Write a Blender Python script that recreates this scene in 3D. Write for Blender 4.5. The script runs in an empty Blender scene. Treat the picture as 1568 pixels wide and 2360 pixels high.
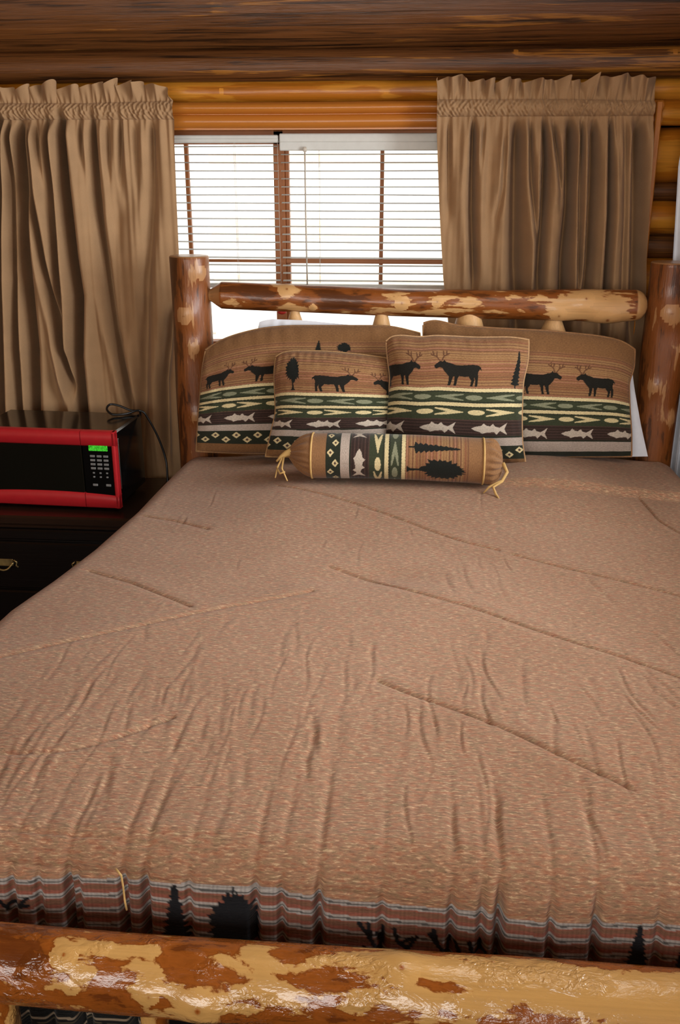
import bpy, math, random
import numpy as np

rng = np.random.RandomState(7)
scene = bpy.context.scene
COL = scene.collection

# ------------------------------------------------------------------ camera
W, H = 1568, 2360
FPX = 2200.0
YAW = math.radians(4.6)
PIT = math.atan(780 / 2200)
CAM = np.array((-0.045, -3.24, 1.59))
FW = np.array((-math.sin(YAW) * math.cos(PIT), math.cos(YAW) * math.cos(PIT), -math.sin(PIT)))
RT = np.array((math.cos(YAW), math.sin(YAW), 0.0))
UP = np.cross(RT, FW)


def at(px, py, Y=None, Z=None, X=None):
    """Point of the room seen at a picture position, on the plane y=Y, z=Z or x=X."""
    d = FW + RT * (px - W / 2) / FPX - UP * (py - H / 2) / FPX
    if Y is not None:
        t = (Y - CAM[1]) / d[1]
    elif Z is not None:
        t = (Z - CAM[2]) / d[2]
    else:
        t = (X - CAM[0]) / d[0]
    return CAM + t * d


cam_d = bpy.data.cameras.new('camera')
cam = bpy.data.objects.new('camera', cam_d)
COL.objects.link(cam)
cam.location = CAM
from mathutils import Matrix, Vector
cam.rotation_euler = Matrix((tuple(RT), tuple(UP), tuple(-FW))).transposed().to_euler()
cam_d.sensor_fit = 'VERTICAL'
cam_d.sensor_height = 36.0
cam_d.lens = FPX / H * 36.0
cam_d.clip_start = 0.05
scene.camera = cam

# ------------------------------------------------------------------ helpers


def lin(r, g, b):
    def f(c):
        c /= 255.0
        return c / 12.92 if c <= 0.04045 else ((c + 0.055) / 1.055) ** 2.4
    return np.array((f(r), f(g), f(b)))


def sstep(a, b, x):
    t = np.clip((x - a) / (b - a), 0, 1)
    return t * t * (3 - 2 * t)


class Wob:
    """smooth pseudo noise made of sines"""
    def __init__(s, seed, n=6, f0=1.0, f1=4.0):
        r = np.random.RandomState(seed)
        s.f = r.uniform(f0, f1, n) * r.choice((-1, 1), n)
        s.g = r.uniform(f0, f1, n)
        s.p = r.uniform(0, 6.28, n)
        s.a = r.uniform(.4, 1, n)
        s.a /= s.a.sum()

    def __call__(s, x, y=0.0):
        o = 0
        for f, g, p, a in zip(s.f, s.g, s.p, s.a):
            o = o + a * np.sin(6.28 * (f * x + g * y) + p)
        return o


def props(o, label=None, cat=None, group=None, kind=None):
    if label: o['label'] = label
    if cat: o['category'] = cat
    if group: o['group'] = group
    if kind: o['kind'] = kind
    return o


def empty(name, loc=(0, 0, 0), rz=0.0):
    o = bpy.data.objects.new(name, None)
    COL.objects.link(o)
    o.location = loc
    o.rotation_euler = (0, 0, rz)
    o.empty_display_size = .05
    return o


def link(name, me, mat, parent=None):
    o = bpy.data.objects.new(name, me)
    COL.objects.link(o)
    for m in (mat if isinstance(mat, (list, tuple)) else [mat]):
        me.materials.append(m)
    if parent is not None:
        o.parent = parent
    return o


class MB:
    """collects numpy pieces of geometry into one mesh"""
    def __init__(s):
        s.v, s.f, s.n, s.at, s.mi, s.sm = [], [], 0, {}, [], []

    def add(s, V, F, mi=0, smooth=True, **attrs):
        V = np.asarray(V, float)
        k = len(V)
        F = [np.asarray(F, int)] if not isinstance(F, list) else F
        for f in F:
            f = np.asarray(f, int)
            s.f.append(f + s.n)
            s.mi.append(np.full(len(f), mi))
            s.sm.append(np.full(len(f), smooth))
        s.v.append(V)
        for a in ('fab', 'col'):
            d = attrs.get(a)
            w = 3 if a == 'fab' else 4
            if d is None:
                d = V[:, :3] if a == 'fab' else np.tile((1., 1., 1., 1.), (k, 1))
            s.at.setdefault(a, []).append(np.asarray(d, float).reshape(k, w))
        s.n += k

    # --- primitives
    def grid(s, P, closed_u=False, mi=0, smooth=True, **attrs):
        r, c = P.shape[:2]
        idx = np.arange(r * c).reshape(r, c)
        if closed_u:
            a = idx[:-1]; b = np.roll(idx, -1, 1)[:-1]
            d = idx[1:]; e = np.roll(idx, -1, 1)[1:]
        else:
            a = idx[:-1, :-1]; b = idx[:-1, 1:]; d = idx[1:, :-1]; e = idx[1:, 1:]
        F = np.stack((a, b, e, d), -1).reshape(-1, 4)
        s.add(P.reshape(-1, 3), F, mi, smooth,
              **{k: v.reshape(r * c, -1) for k, v in attrs.items() if v is not None})

    def box(s, x0, x1, y0, y1, z0, z1, bev=0.0, mi=0, rot=None, col=None):
        b = min(bev, (x1 - x0) * .49, (y1 - y0) * .49, (z1 - z0) * .49)
        c = np.array(((x0 + x1) / 2, (y0 + y1) / 2, (z0 + z1) / 2))
        h = np.array(((x1 - x0) / 2, (y1 - y0) / 2, (z1 - z0) / 2))
        if b <= 0:
            V = np.array([(i, j, k) for i in (-1, 1) for j in (-1, 1) for k in (-1, 1)], float) * h + c
            F = [(0, 1, 3, 2), (4, 6, 7, 5), (0, 4, 5, 1), (2, 3, 7, 6), (0, 2, 6, 4), (1, 5, 7, 3)]
            s.add(V, np.array(F), mi, False)
            return
        V, idx = [], {}
        for i in (-1, 1):
            for j in (-1, 1):
                for k in (-1, 1):
                    sg = np.array((i, j, k))
                    for ax in range(3):
                        p = sg * (h - b)
                        p[ax] = sg[ax] * h[ax]
                        idx[(i, j, k, ax)] = len(V)
                        V.append(p + c)
        Q, T = [], []
        for ax in range(3):
            o1, o2 = [(1, 2), (2, 0), (0, 1)][ax]
            for sg in (-1, 1):
                q = []
                for (a, bb) in ((-1, -1), (1, -1), (1, 1), (-1, 1)):
                    t = [0, 0, 0]; t[ax] = sg; t[o1] = a; t[o2] = bb
                    q.append(idx[(*t, ax)])
                Q.append(q if sg > 0 else q[::-1])
        for ax in range(3):
            o1, o2 = [(1, 2), (2, 0), (0, 1)][ax]
            for a in (-1, 1):
                for bb in (-1, 1):
                    t0 = [0, 0, 0]; t0[ax] = -1; t0[o1] = a; t0[o2] = bb
                    t1 = list(t0); t1[ax] = 1
                    q = [idx[(*t0, o1)], idx[(*t1, o1)], idx[(*t1, o2)], idx[(*t0, o2)]]
                    Q.append(q if a * bb < 0 else q[::-1])
        for i in (-1, 1):
            for j in (-1, 1):
                for k in (-1, 1):
                    t = [idx[(i, j, k, 0)], idx[(i, j, k, 1)], idx[(i, j, k, 2)]]
                    T.append(t if i * j * k > 0 else t[::-1])
        s.add(V, [np.array(Q), np.array(T)], mi, False)

    def tube(s, pts, r, n=10, mi=0, caps=True):
        pts = np.asarray(pts, float)
        m = len(pts)
        rr = np.full(m, r) if np.isscalar(r) else np.asarray(r, float)
        T = np.gradient(pts, axis=0)
        T /= np.linalg.norm(T, axis=1)[:, None] + 1e-12
        ref = np.array((0, 0, 1.)) if abs(T[0, 2]) < .9 else np.array((1., 0, 0))
        N = np.zeros_like(pts)
        nrm = np.cross(T[0], ref); nrm /= np.linalg.norm(nrm)
        for i in range(m):
            nrm = nrm - T[i] * (nrm @ T[i]); nrm /= np.linalg.norm(nrm)
            N[i] = nrm
        B = np.cross(T, N)
        a = np.linspace(0, 2 * math.pi, n, endpoint=False)
        P = pts[:, None] + rr[:, None, None] * (np.cos(a)[None, :, None] * N[:, None] + np.sin(a)[None, :, None] * B[:, None])
        if caps:
            P = np.concatenate((np.repeat(pts[:1, None], n, 1) + (P[:1] - pts[:1, None]) * .02, P,
                                np.repeat(pts[-1:, None], n, 1) + (P[-1:] - pts[-1:, None]) * .02))
        s.grid(P, True, mi)

    def build(s, name, mat, parent=None):
        me = bpy.data.meshes.new(name)
        V = np.concatenate(s.v)
        me.vertices.add(len(V))
        me.vertices.foreach_set('co', V.astype(np.float32).ravel())
        loops = np.concatenate([f.ravel() for f in s.f])
        sizes = np.concatenate([np.full(len(f), f.shape[1]) for f in s.f])
        me.loops.add(len(loops))
        me.loops.foreach_set('vertex_index', loops.astype(np.int32))
        me.polygons.add(len(sizes))
        st = np.concatenate(((0,), np.cumsum(sizes)[:-1]))
        me.polygons.foreach_set('loop_start', st.astype(np.int32))
        me.polygons.foreach_set('material_index', np.concatenate(s.mi).astype(np.int32))
        me.polygons.foreach_set('use_smooth', np.concatenate(s.sm).astype(bool))
        a = me.attributes.new('fab', 'FLOAT_VECTOR', 'POINT')
        a.data.foreach_set('vector', np.concatenate(s.at['fab']).astype(np.float32).ravel())
        a = me.attributes.new('col', 'FLOAT_COLOR', 'POINT')
        a.data.foreach_set('color', np.concatenate(s.at['col']).astype(np.float32).ravel())
        me.update(calc_edges=True)
        me.validate()
        return link(name, me, mat, parent)


# ------------------------------------------------------------------ materials
class NT:
    def __init__(s, name, rough=.6, spec=.5):
        s.m = bpy.data.materials.new(name)
        s.m.use_nodes = True
        s.t = s.m.node_tree
        s.t.nodes.clear()
        s.out = s.n('ShaderNodeOutputMaterial')
        s.b = s.n('ShaderNodeBsdfPrincipled')
        s.b.inputs['Roughness'].default_value = rough
        s.b.inputs['Specular IOR Level'].default_value = spec
        s.l(s.b.outputs[0], s.out.inputs[0])

    def n(s, t, **k):
        x = s.t.nodes.new(t)
        for a, b in k.items():
            setattr(x, a, b)
        return x

    def l(s, a, b):
        s.t.links.new(a, b)

    def attr(s, name):
        return s.n('ShaderNodeAttribute', attribute_name=name)

    def mapped(s, vec, scale, loc=(0, 0, 0)):
        m = s.n('ShaderNodeMapping')
        m.inputs['Scale'].default_value = scale
        m.inputs['Location'].default_value = loc
        s.l(vec, m.inputs['Vector'])
        return m.outputs[0]

    def noise(s, vec, scale=1.0, detail=3, rough=.5, dist=0.0):
        x = s.n('ShaderNodeTexNoise')
        x.inputs['Scale'].default_value = scale
        x.inputs['Detail'].default_value = detail
        x.inputs['Roughness'].default_value = rough
        x.inputs['Distortion'].default_value = dist
        s.l(vec, x.inputs['Vector'])
        return x.outputs[0]

    def ramp(s, fac, stops, mode='LINEAR'):
        r = s.n('ShaderNodeValToRGB')
        r.color_ramp.interpolation = mode
        e = r.color_ramp.elements
        while len(e) < len(stops):
            e.new(.5)
        for x, (p, c) in zip(e, stops):
            x.position = p
            c = (c, c, c) if np.isscalar(c) else c
            x.color = (*c[:3], 1)
        s.l(fac, r.inputs[0])
        return r.outputs[0]

    def mix(s, fac, a, b, mode='MIX'):
        x = s.n('ShaderNodeMix', data_type='RGBA', blend_type=mode)
        for sock, v in ((x.inputs[0], fac), (x.inputs[6], a), (x.inputs[7], b)):
            if hasattr(v, 'is_linked'):
                s.l(v, sock)
            elif np.isscalar(v):
                sock.default_value = v
            else:
                sock.default_value = (*v[:3], 1)
        return x.outputs[2]

    def math(s, op, a, b=0.0, c=0.0):
        x = s.n('ShaderNodeMath', operation=op)
        for sock, v in zip(x.inputs, (a, b, c)):
            if hasattr(v, 'is_linked'):
                s.l(v, sock)
            else:
                sock.default_value = v
        return x.outputs[0]

    def bump(s, h, strength=.3, dist=.002):
        x = s.n('ShaderNodeBump')
        x.inputs['Strength'].default_value = strength
        x.inputs['Distance'].default_value = dist
        s.l(h, x.inputs['Height'])
        s.l(x.outputs[0], s.b.inputs['Normal'])

    def color(s, c):
        if hasattr(c, 'is_linked'):
            s.l(c, s.b.inputs['Base Color'])
        else:
            s.b.inputs['Base Color'].default_value = (*c[:3], 1)


def plain(name, rgb, rough=.5, spec=.5, metal=0.0, var=.12, scale=40):
    t = NT(name, rough, spec)
    c = lin(*rgb)
    tc = t.n('ShaderNodeTexCoord').outputs['Object']
    n = t.noise(tc, scale, 3)
    t.color(t.ramp(n, [(.3, c * (1 - var)), (.7, np.clip(c * (1 + var), 0, 1))]))
    t.b.inputs['Metallic'].default_value = metal
    return t.m


def log_mat(name, pale, mid, dark, rough=.35, stretch=(3, 24, 24), thr=(.42, .5, .58), bump=.35, seed=0., fine=.25, cracks=0.0, coat=0.0, glint=0.0, rim=0.0, grain=.25):
    """peeled log: patches of pale sapwood, amber inner bark and dark bark.
    attribute col: r biases towards pale (.5 neutral), g marks knots, b marks cut end grain"""
    t = NT(name, rough)
    fab = t.attr('fab').outputs['Vector']
    sep = t.n('ShaderNodeSeparateColor')
    t.l(t.attr('col').outputs['Color'], sep.inputs[0])
    n1 = t.noise(t.mapped(fab, stretch, (seed, seed, 0)), 1, 5, .55, .6)
    n2 = t.noise(t.mapped(fab, (stretch[0] * 3.2, stretch[1] * 2.6, stretch[2] * 2.6), (0, seed, 3)), 1, 4, .6, .3)
    n3 = t.noise(t.mapped(fab, (6, 260, 260)), 1, 3, .6)
    v = t.math('ADD', t.math('ADD', t.math('MULTIPLY', n1, .7), t.math('MULTIPLY', n2, .3)),
               t.math('MULTIPLY', t.math('SUBTRACT', sep.outputs[0], .5), .4))
    P, M, D = lin(*pale), lin(*mid), lin(*dark)
    c = t.ramp(v, [(0.0, D), (thr[0], D * .7 + M * .3), (thr[0] + .03, M * .8), (thr[1], M), (thr[2] - .012, M * (1 - rim) + D * rim), (thr[2] + .004, M * .5 + P * .5), (thr[2] + .025, P)])
    c = t.mix(fine, c, t.ramp(n3, [(.3, .35), (.7, 1.0)]), 'MULTIPLY')
    if cracks:
        n4 = t.noise(t.mapped(fab, (1.3, 75, 75), (3, 1, 2)), 1, 4, .65, .8)
        c = t.mix(cracks, c, t.ramp(n4, [(.36, .06), (.46, .8), (.6, 1.0)]), 'MULTIPLY')
    kn = t.ramp(sep.outputs[1], [(.3, P), (.75, P * .85), (.9, M), (1, D)])
    c = t.mix(t.math('GREATER_THAN', sep.outputs[1], .3), c, kn)
    c = t.mix(sep.outputs[2], c, P * .8)
    t.color(c)
    h = t.math('ADD', t.math('MULTIPLY', v, .8), t.math('MULTIPLY', n3, grain))
    if glint:
        g1 = t.noise(t.mapped(fab, (70, 90, 90)), 1, 2, .5, 1.2)
        g2 = t.ramp(t.noise(t.mapped(fab, (9, 16, 16), (4, 7, 1)), 1, 2), [(.53, 0.0), (.62, 1.0)])
        h = t.math('ADD', h, t.math('MULTIPLY', t.math('MULTIPLY', g1, g2), glint))
    t.bump(h, bump, .006)
    if coat:
        t.b.inputs['Coat Weight'].default_value = coat
        t.b.inputs['Coat Roughness'].default_value = .07
        t.l(t.b.inputs['Normal'].links[0].from_socket, t.b.inputs['Coat Normal'])
    return t.m


M = {}
M['bed_log'] = log_mat('peeled_log', (222, 172, 112), (150, 84, 34), (66, 34, 16), .32, (7, 30, 30), (.46, .55, .605), .5, 1.3, coat=.25, rim=.15, grain=.12)
M['post_log'] = log_mat('post_log', (188, 138, 90), (142, 82, 38), (48, 26, 15), .36, (6, 34, 34), (.45, .56, .66), .6, 5.1, coat=.25, rim=0)
M['foot_log'] = log_mat('varnished_foot_log', (212, 164, 96), (160, 88, 30), (84, 38, 14), .22, (13, 30, 30), (.40, .53, .585), .9, 8.7, .2, coat=.9, glint=.9, rim=.4, grain=.07)
M['spindle'] = log_mat('spindle_wood', (226, 178, 120), (206, 150, 92), (150, 95, 50), .5, (2, 10, 10), (.2, .3, .42), .2, 2.2)
M['wall_dark'] = log_mat('weathered_wall_log', (186, 122, 48), (124, 76, 36), (40, 24, 14), .40, (1.6, 44, 44), (.38, .50, .62), .8, 3.3, .5, cracks=.85)
M['wall_gold'] = log_mat('golden_wall_log', (226, 150, 50), (200, 120, 32), (96, 54, 18), .30, (1.2, 16, 16), (.24, .34, .50), .3, 6.3, .25, cracks=.25)
M['trim_wood'] = log_mat('orange_pine_trim', (222, 138, 54), (206, 120, 42), (164, 86, 26), .26, (.8, 26, 26), (.2, .32, .5), .12, 9.3, .2)
M['sash'] = log_mat('brown_sash_wood', (190, 116, 62), (170, 92, 40), (130, 66, 28), .5, (2, 30, 30), (.2, .3, .5), .1, 4.3)
M['blind'] = plain('white_blind_metal', (226, 228, 222), .4, .5, 0, .03)
M['cordwhite'] = plain('white_cord', (214, 206, 192), .8)
M['red'] = plain('red_plastic', (176, 34, 40), .28, .5, 0, .05)
M['redtassel'] = plain('red_tassel', (205, 50, 40), .6)
M['greencap'] = plain('green_cap', (60, 130, 60), .6)
M['black'] = plain('gloss_black', (9, 9, 9), .12, .5, 0, .1)
M['blacksat'] = plain('black_satin', (10, 10, 11), .35, .4, 0, .2)
M['cord'] = plain('black_cord', (12, 12, 13), .35)
M['keys'] = plain('grey_keys', (118, 118, 116), .5)
M['chrome'] = plain('chrome_strip', (190, 190, 192), .25, .5, 1.0)
M['brass'] = plain('aged_brass', (178, 156, 104), .35, .5, .8, .25)
M['darkwood'] = log_mat('near_black_wood', (18, 11, 8), (12, 8, 6), (7, 5, 4), .3, (1.5, 30, 30), (.3, .45, .6), .2, 2.7)
M['chesttop'] = log_mat('dark_walnut_top', (46, 29, 19), (32, 20, 13), (16, 10, 7), .25, (1.5, 30, 30), (.3, .45, .6), .2, 2.1)
M['whitecotton'] = plain('white_cotton', (238, 242, 250), .9, .2, 0, .03)
M['floor'] = plain('dark_carpet', (52, 40, 30), .95, .1, 0, .3, 90)
M['ceiling'] = plain('ceiling_boards', (120, 84, 50), .6, .3, 0, .2, 6)
M['tie'] = plain('tan_cord_tie', (206, 168, 104), .8)

t = NT('glowing_green_display', .3)
c = t.noise(t.mapped(t.n('ShaderNodeTexCoord').outputs['Object'], (300, 300, 300)), 1, 1)
gc = t.ramp(c, [(.35, lin(30, 130, 24)), (.6, lin(70, 200, 50))])
t.color(gc); t.l(gc, t.b.inputs['Emission Color']); t.b.inputs['Emission Strength'].default_value = .55
M['display'] = t.m

t = NT('window_glass')
tr = t.n('ShaderNodeBsdfTransparent'); gl = t.n('ShaderNodeBsdfGlossy'); gl.inputs['Roughness'].default_value = .02
fr = t.n('ShaderNodeFresnel'); fr.inputs[0].default_value = 1.35
mx = t.n('ShaderNodeMixShader')
t.l(fr.outputs[0], mx.inputs[0]); t.l(tr.outputs[0], mx.inputs[1]); t.l(gl.outputs[0], mx.inputs[2])
t.l(mx.outputs[0], t.out.inputs[0])
M['glass'] = t.m

t = NT('dark_oven_glass', .07)
tc = t.n('ShaderNodeTexCoord').outputs['Object']
t.color(t.ramp(t.noise(tc, 500, 2), [(.4, lin(7, 7, 6)), (.62, lin(26, 25, 18))]))
M['ovenglass'] = t.m


def fabric(name, rough=.92, weave=420, amt=.35, sheen=.15):
    """woven cloth whose design is in the attribute col, with a thread texture"""
    t = NT(name, rough, .15)
    fab = t.attr('fab').outputs['Vector']
    col = t.attr('col').outputs['Color']
    n = t.noise(t.mapped(fab, (weave * .35, weave, 1)), 1, 3, .6)
    n2 = t.noise(fab, 14, 3)
    c = t.mix(amt, col, t.ramp(n, [(.3, .45), (.68, 1.25)]), 'MULTIPLY')
    c = t.mix(.25, c, t.ramp(n2, [(.3, .7), (.7, 1.15)]), 'MULTIPLY')
    t.color(c)
    t.bump(n, .35, .0015)
    t.b.inputs['Sheen Weight'].default_value = sheen
    t.b.inputs['Sheen Roughness'].default_value = .5
    return t.m


M['pillow'] = fabric('woven_lodge_fabric', amt=.55)
M['curtain'] = fabric('tan_curtain_cotton', .8, 900, .18, .1)

t = NT('heather_comforter', .93, .12)
fab = t.attr('fab').outputs['Vector']
ca = t.attr('col')
n1 = t.noise(t.mapped(fab, (75, 330, 1)), 1, 3, .65, .5)
n2 = t.noise(t.mapped(fab, (48, 150, 1), (5, 2, 0)), 1, 3, .6, .4)
n3 = t.noise(fab, 3.5, 3)
ch = t.ramp(n1, [(.30, lin(78, 58, 46)), (.42, lin(138, 104, 82)), (.56, lin(172, 137, 105)), (.67, lin(238, 212, 172))])
ch2 = t.ramp(n2, [(.36, lin(146, 132, 108)), (.5, lin(172, 140, 118)), (.64, lin(178, 122, 98))])
c = t.mix(.5, ch, ch2)
c = t.mix(.35, c, t.ramp(n3, [(.32, lin(218, 182, 140)), (.68, lin(255, 236, 218))]), 'MULTIPLY')
border = t.mix(.5, ca.outputs['Color'], t.ramp(n1, [(.3, .5), (.7, 1.3)]), 'MULTIPLY')
c = t.mix(ca.outputs['Alpha'], c, border)
t.color(c)
t.bump(t.math('ADD', n1, n2), .55, .003)
t.b.inputs['Sheen Weight'].default_value = .12
M['comforter'] = t.m

# ------------------------------------------------------------------ logs


def log(mb, p0, p1, r0, r1, ref=(0, -1, 0), nl=60, nr=48, knots=(), wob=.04, seed=0, cap0='flat', cap1='flat', patches=(), mi=0, bias=.5, bow=(0, 0)):
    p0 = np.asarray(p0, float); p1 = np.asarray(p1, float)
    ax = p1 - p0; L = np.linalg.norm(ax); ax /= L
    ref = np.asarray(ref, float); e1 = ref - ax * (ref @ ax); e1 /= np.linalg.norm(e1)
    e2 = np.cross(e1, ax)
    if abs(ax[2]) > .7:
        e2 = -e2
    hand = np.cross(ax, e1) @ e2 > 0
    t = np.linspace(0, 1, nl)
    rows = [(tt, 1.0, 0) for tt in t]
    rb = (r0 + r1) / 2

    def cap(kind, r):
        if kind == 'round':
            return [(math.sin(a) * r * .85, math.cos(a), .9) for a in np.linspace(.1, 1.5, 9)] + [(r * .86, 0.005, 1)]
        if kind == 'cone':
            return [(.004, .95, .4), (.018, .76, .5), (.032, .54, .5), (.042, .42, .5), (.12, .40, .5), (.12, .01, .5)]
        return [(.002, .985, 1), (.004, .95, 1), (.0045, .7, 1), (.0045, .005, 1)]
    pre = [(-d / L, sc, m) for d, sc, m in cap(cap0, r0)][::-1]
    post = [(1 + d / L, sc, m) for d, sc, m in cap(cap1, r1)]
    rows = np.array(pre + rows + post)
    T = rows[:, 0][:, None]; SC = rows[:, 1][:, None]; CM = rows[:, 2][:, None]
    A = np.linspace(-math.pi, math.pi, nr, endpoint=False)[None, :]
    Tc = np.clip(T, 0, 1)
    r = r0 + (r1 - r0) * Tc
    wn = Wob(seed + 1, 6, .5 * L, 2.2 * L + 1.0)
    rad = r * (1 + wob * (wn(Tc + 0 * A, 0) * .6 + np.sin(2 * A + 5 * Tc + seed) * .45 + np.sin(3 * A - 7 * Tc + 2 * seed) * .35 + np.sin(5 * A + 16 * Tc * L) * .15))
    K = np.zeros_like(rad); R = np.full_like(rad, bias)
    for (kt, ka, ks, kh) in knots:
        da = (A - ka + math.pi) % (2 * math.pi) - math.pi
        d2 = ((Tc - kt) * L / ks) ** 2 + (da * r / (ks * .9)) ** 2
        d = np.sqrt(d2)
        rad = rad + kh * np.exp(-d2 * .55)
        K = np.maximum(K, np.where(d < 1.05, .4 + .55 * np.exp(-(d / .28) ** 2), 0))
        R = np.maximum(R, bias + .4 * np.exp(-d2 * .3))
    for (pt, pa, sl, sa, v) in patches:
        da = (A - pa + math.pi) % (2 * math.pi) - math.pi
        d2 = ((Tc - pt) * L / sl) ** 2 + (da * r / sa) ** 2
        R = R + v * np.exp(-d2 ** 1.6)
    rad = rad * SC
    bw = np.sin(math.pi * Tc)
    cx = bow[0] * bw; cz = bow[1] * bw
    P = p0 + ax * (T * L)[..., None] + e1 * (rad * np.cos(A) + cx)[..., None] + e2 * (rad * np.sin(A) + cz)[..., None]
    fab = np.stack((T * L + 0 * A + seed * 3.1, r * np.cos(A) + seed * 1.7, r * np.sin(A)), -1)
    col = np.stack((np.clip(R, 0, 1.6) + 0 * A, K + 0 * A, CM + 0 * A, 1 + 0 * rad), -1)
    if hand:
        mb.grid(P, True, mi, fab=fab, col=col)
    else:
        mb.grid(P[:, ::-1], True, mi, fab=fab[:, ::-1], col=col[:, ::-1])


# ------------------------------------------------------------------ room shell
XR = 0.95      # face of the right wall
YW = 0.30      # face of the window wall's logs
XL, YF, ZC = -2.9, -5.0, 2.62

mb = MB(); mb.box(XL - .2, XR + .3, YF - .2, YW + .5, -.08, 0)
props(mb.build('floor', M['floor']), 'dark carpeted bedroom floor under the bed', 'floor', kind='structure')
mb = MB(); mb.box(XL - .2, XR + .3, YF - .2, YW + .5, ZC, ZC + .1)
props(mb.build('ceiling', M['ceiling']), 'brown board ceiling above the log walls', 'ceiling', kind='structure')
mb = MB(); mb.box(XL - .15, XL, YF, YW + .4, 0, ZC)
props(mb.build('wall_left', M['wall_dark']), 'dark log wall beside the dark chest', 'wall', kind='structure')

WX0, WX1, WZ0, WZ1 = -1.80, .715, .93, 1.735
wb = MB()
# above the window: (z0, z1, how far the face stands forward, material)
full = [(1.974, 2.29, .10, 0), (2.285, 2.56, .03, 0), (1.885, 1.984, .055, 0), (1.815, 1.895, .0, 1)]
for i, (a, b, fwd, m) in enumerate(full):
    r = (b - a) / 2
    log(wb, (XL, YW - fwd + r, (a + b) / 2), (XR + .1, YW - fwd + r + .004, (a + b) / 2 + .004), r * 1.02, r, nl=140, nr=56, wob=.035, seed=20 + i * 3, mi=m,
        knots=((.93, .5, .012, .004), (.80, .62, .011, .004), (.55, -.2, .01, .003)) if m == 0 else ((.549, .0, .016, .003), (.694, -.15, .014, .003), (.9, -.2, .014, .004)),
        patches=((.98, -.05, .25, .06, .25), (.90, .2, .2, .05, .2), (.80, -.45, .5, .06, .2)) if m == 0 else ((.552, .0, .06, .012, -.7), (.572, .25, .07, .008, -.6), (.70, -.1, .03, .01, -.5)))
wb.box(XL, XR + .1, YW + .14, YW + .22, 1.74, ZC, 0, 0)
side = [(1.742, 1.822, .02, 1), (1.560, 1.738, .01, 1), (1.500, 1.560, -.03, 0), (1.388, 1.500, 0, 1), (1.305, 1.385, -.03, 0),
        (1.15, 1.31, 0, 1), (1.0, 1.155, 0, 0), (.85, 1.005, 0, 1)]
for i, (a, b, fwd, m) in enumerate(side):
    r = (b - a) / 2
    for (x0, x1) in ((WX1 + .02, XR + .08), (XL, WX0 - .02)):
        log(wb, (x0, YW - fwd + r, (a + b) / 2), (x1, YW - fwd + r, (a + b) / 2), r, r, nl=24, nr=40, wob=.04, seed=40 + i + (5 if x0 < 0 else 0), mi=m)
for i in range(6):
    a = .03 + i * .145
    log(wb, (XL, YW + .075, a + .07), (XR + .08, YW + .075, a + .07), .076, .074, nl=60, nr=32, seed=60 + i, mi=i % 2)
wb.box(WX1 + .03, XR + .08, YW + .14, YW + .22, 0, 1.75)
wb.box(XL, WX0 - .03, YW + .14, YW + .22, 0, 1.75)
wb.box(XL, XR + .08, YW + .14, YW + .22, 0, WZ0 - .03)
props(wb.build('wall_back', [M['wall_dark'], M['wall_gold']]), 'stacked log wall behind the headboard and curtains', 'wall', kind='structure')

# right wall with its window opening
rb = MB()
ry0, ry1, rz0, rz1 = -2.3, -.42, .95, 2.1
for i in range(16):
    a = .0 + i * .165; r = .0825; zc = a + r
    spans = [(YF, YW + .1)] if (zc + r < rz0 or zc - r > rz1 - .02) else [(YF, ry0), (ry1, YW + .1)]
    for (y0, y1) in spans:
        log(rb, (XR + .075, y0, zc), (XR + .075, y1, zc), r, r, ref=(-1, 0, 0), nl=30, nr=32, seed=80 + i, mi=i % 2)
props(rb.build('wall_right', [M['wall_dark'], M['wall_gold']]), 'log side wall close along the right side of the bed', 'wall', kind='structure')

# wall behind the viewer, with a wide opening that lets the day in
fb = MB()
fx0, fx1, fz0, fz1 = -2.2, .4, .9, 2.2
fb.box(XL, fx0, YF - .12, YF, 0, ZC); fb.box(fx1, XR + .1, YF - .12, YF, 0, ZC)
fb.box(fx0, fx1, YF - .12, YF, 0, fz0); fb.box(fx0, fx1, YF - .12, YF, fz1, ZC)
props(fb.build('wall_front', M['wall_dark']), 'log wall behind the foot of the bed', 'wall', kind='structure')

# head casing over the window: two rounded pine mouldings, side casing, sill
tb = MB()
for (z0, z1, y) in ((1.783, 1.822, .262), (1.735, 1.785, .270)):
    a = np.linspace(-1.45, 1.45, 14)
    xs = np.linspace(WX0 - .06, WX1 + .035, 60)
    hz = (z1 - z0) / 2
    P = np.stack(np.broadcast_arrays(xs[:, None], (y + .03 - .03 * np.cos(a))[None, :], (z0 + hz + hz * np.sin(a) / math.sin(1.45))[None, :]), -1)
    P = P + np.stack((0 * P[..., 0], 0 * P[..., 0], .0015 * Wob(5, 5, .5, 2)(P[..., 0])), -1)
    tb.grid(P, fab=P * np.array((1, 1, 1)))
tb.box(WX0 - .06, WX1 + .035, .285, .40, 1.733, 1.80, 0)
props(tb.build('trim_1', M['trim_wood']), 'orange pine head casing of rounded mouldings over the window blinds', 'window trim', kind='structure')
tb = MB(); tb.box(WX1 + .008, WX1 + .028, .245, .40, WZ0 - .03, 1.815, .003)
props(tb.build('trim_2', M['trim_wood']), 'narrow orange side casing beside the right curtain edge', 'window trim', kind='structure')
tb = MB(); tb.box(WX0 - .05, WX1 + .0, .27, .46, WZ0 - .035, WZ0, .006)
props(tb.build('trim_3', M['trim_wood']), 'pine window sill hidden behind the bed pillows', 'window sill', kind='structure')

win = props(empty('window_1', (0, .40, WZ0)), 'wide two-sash window with brown wooden mullion behind white blinds', 'window', kind='structure')
wy = .40


def local(o, parent):
    o.parent = parent
    o.matrix_parent_inverse = Matrix.Translation(parent.location).inverted() if not any(parent.rotation_euler) else parent.matrix_basis.inverted()
    return o


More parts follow.
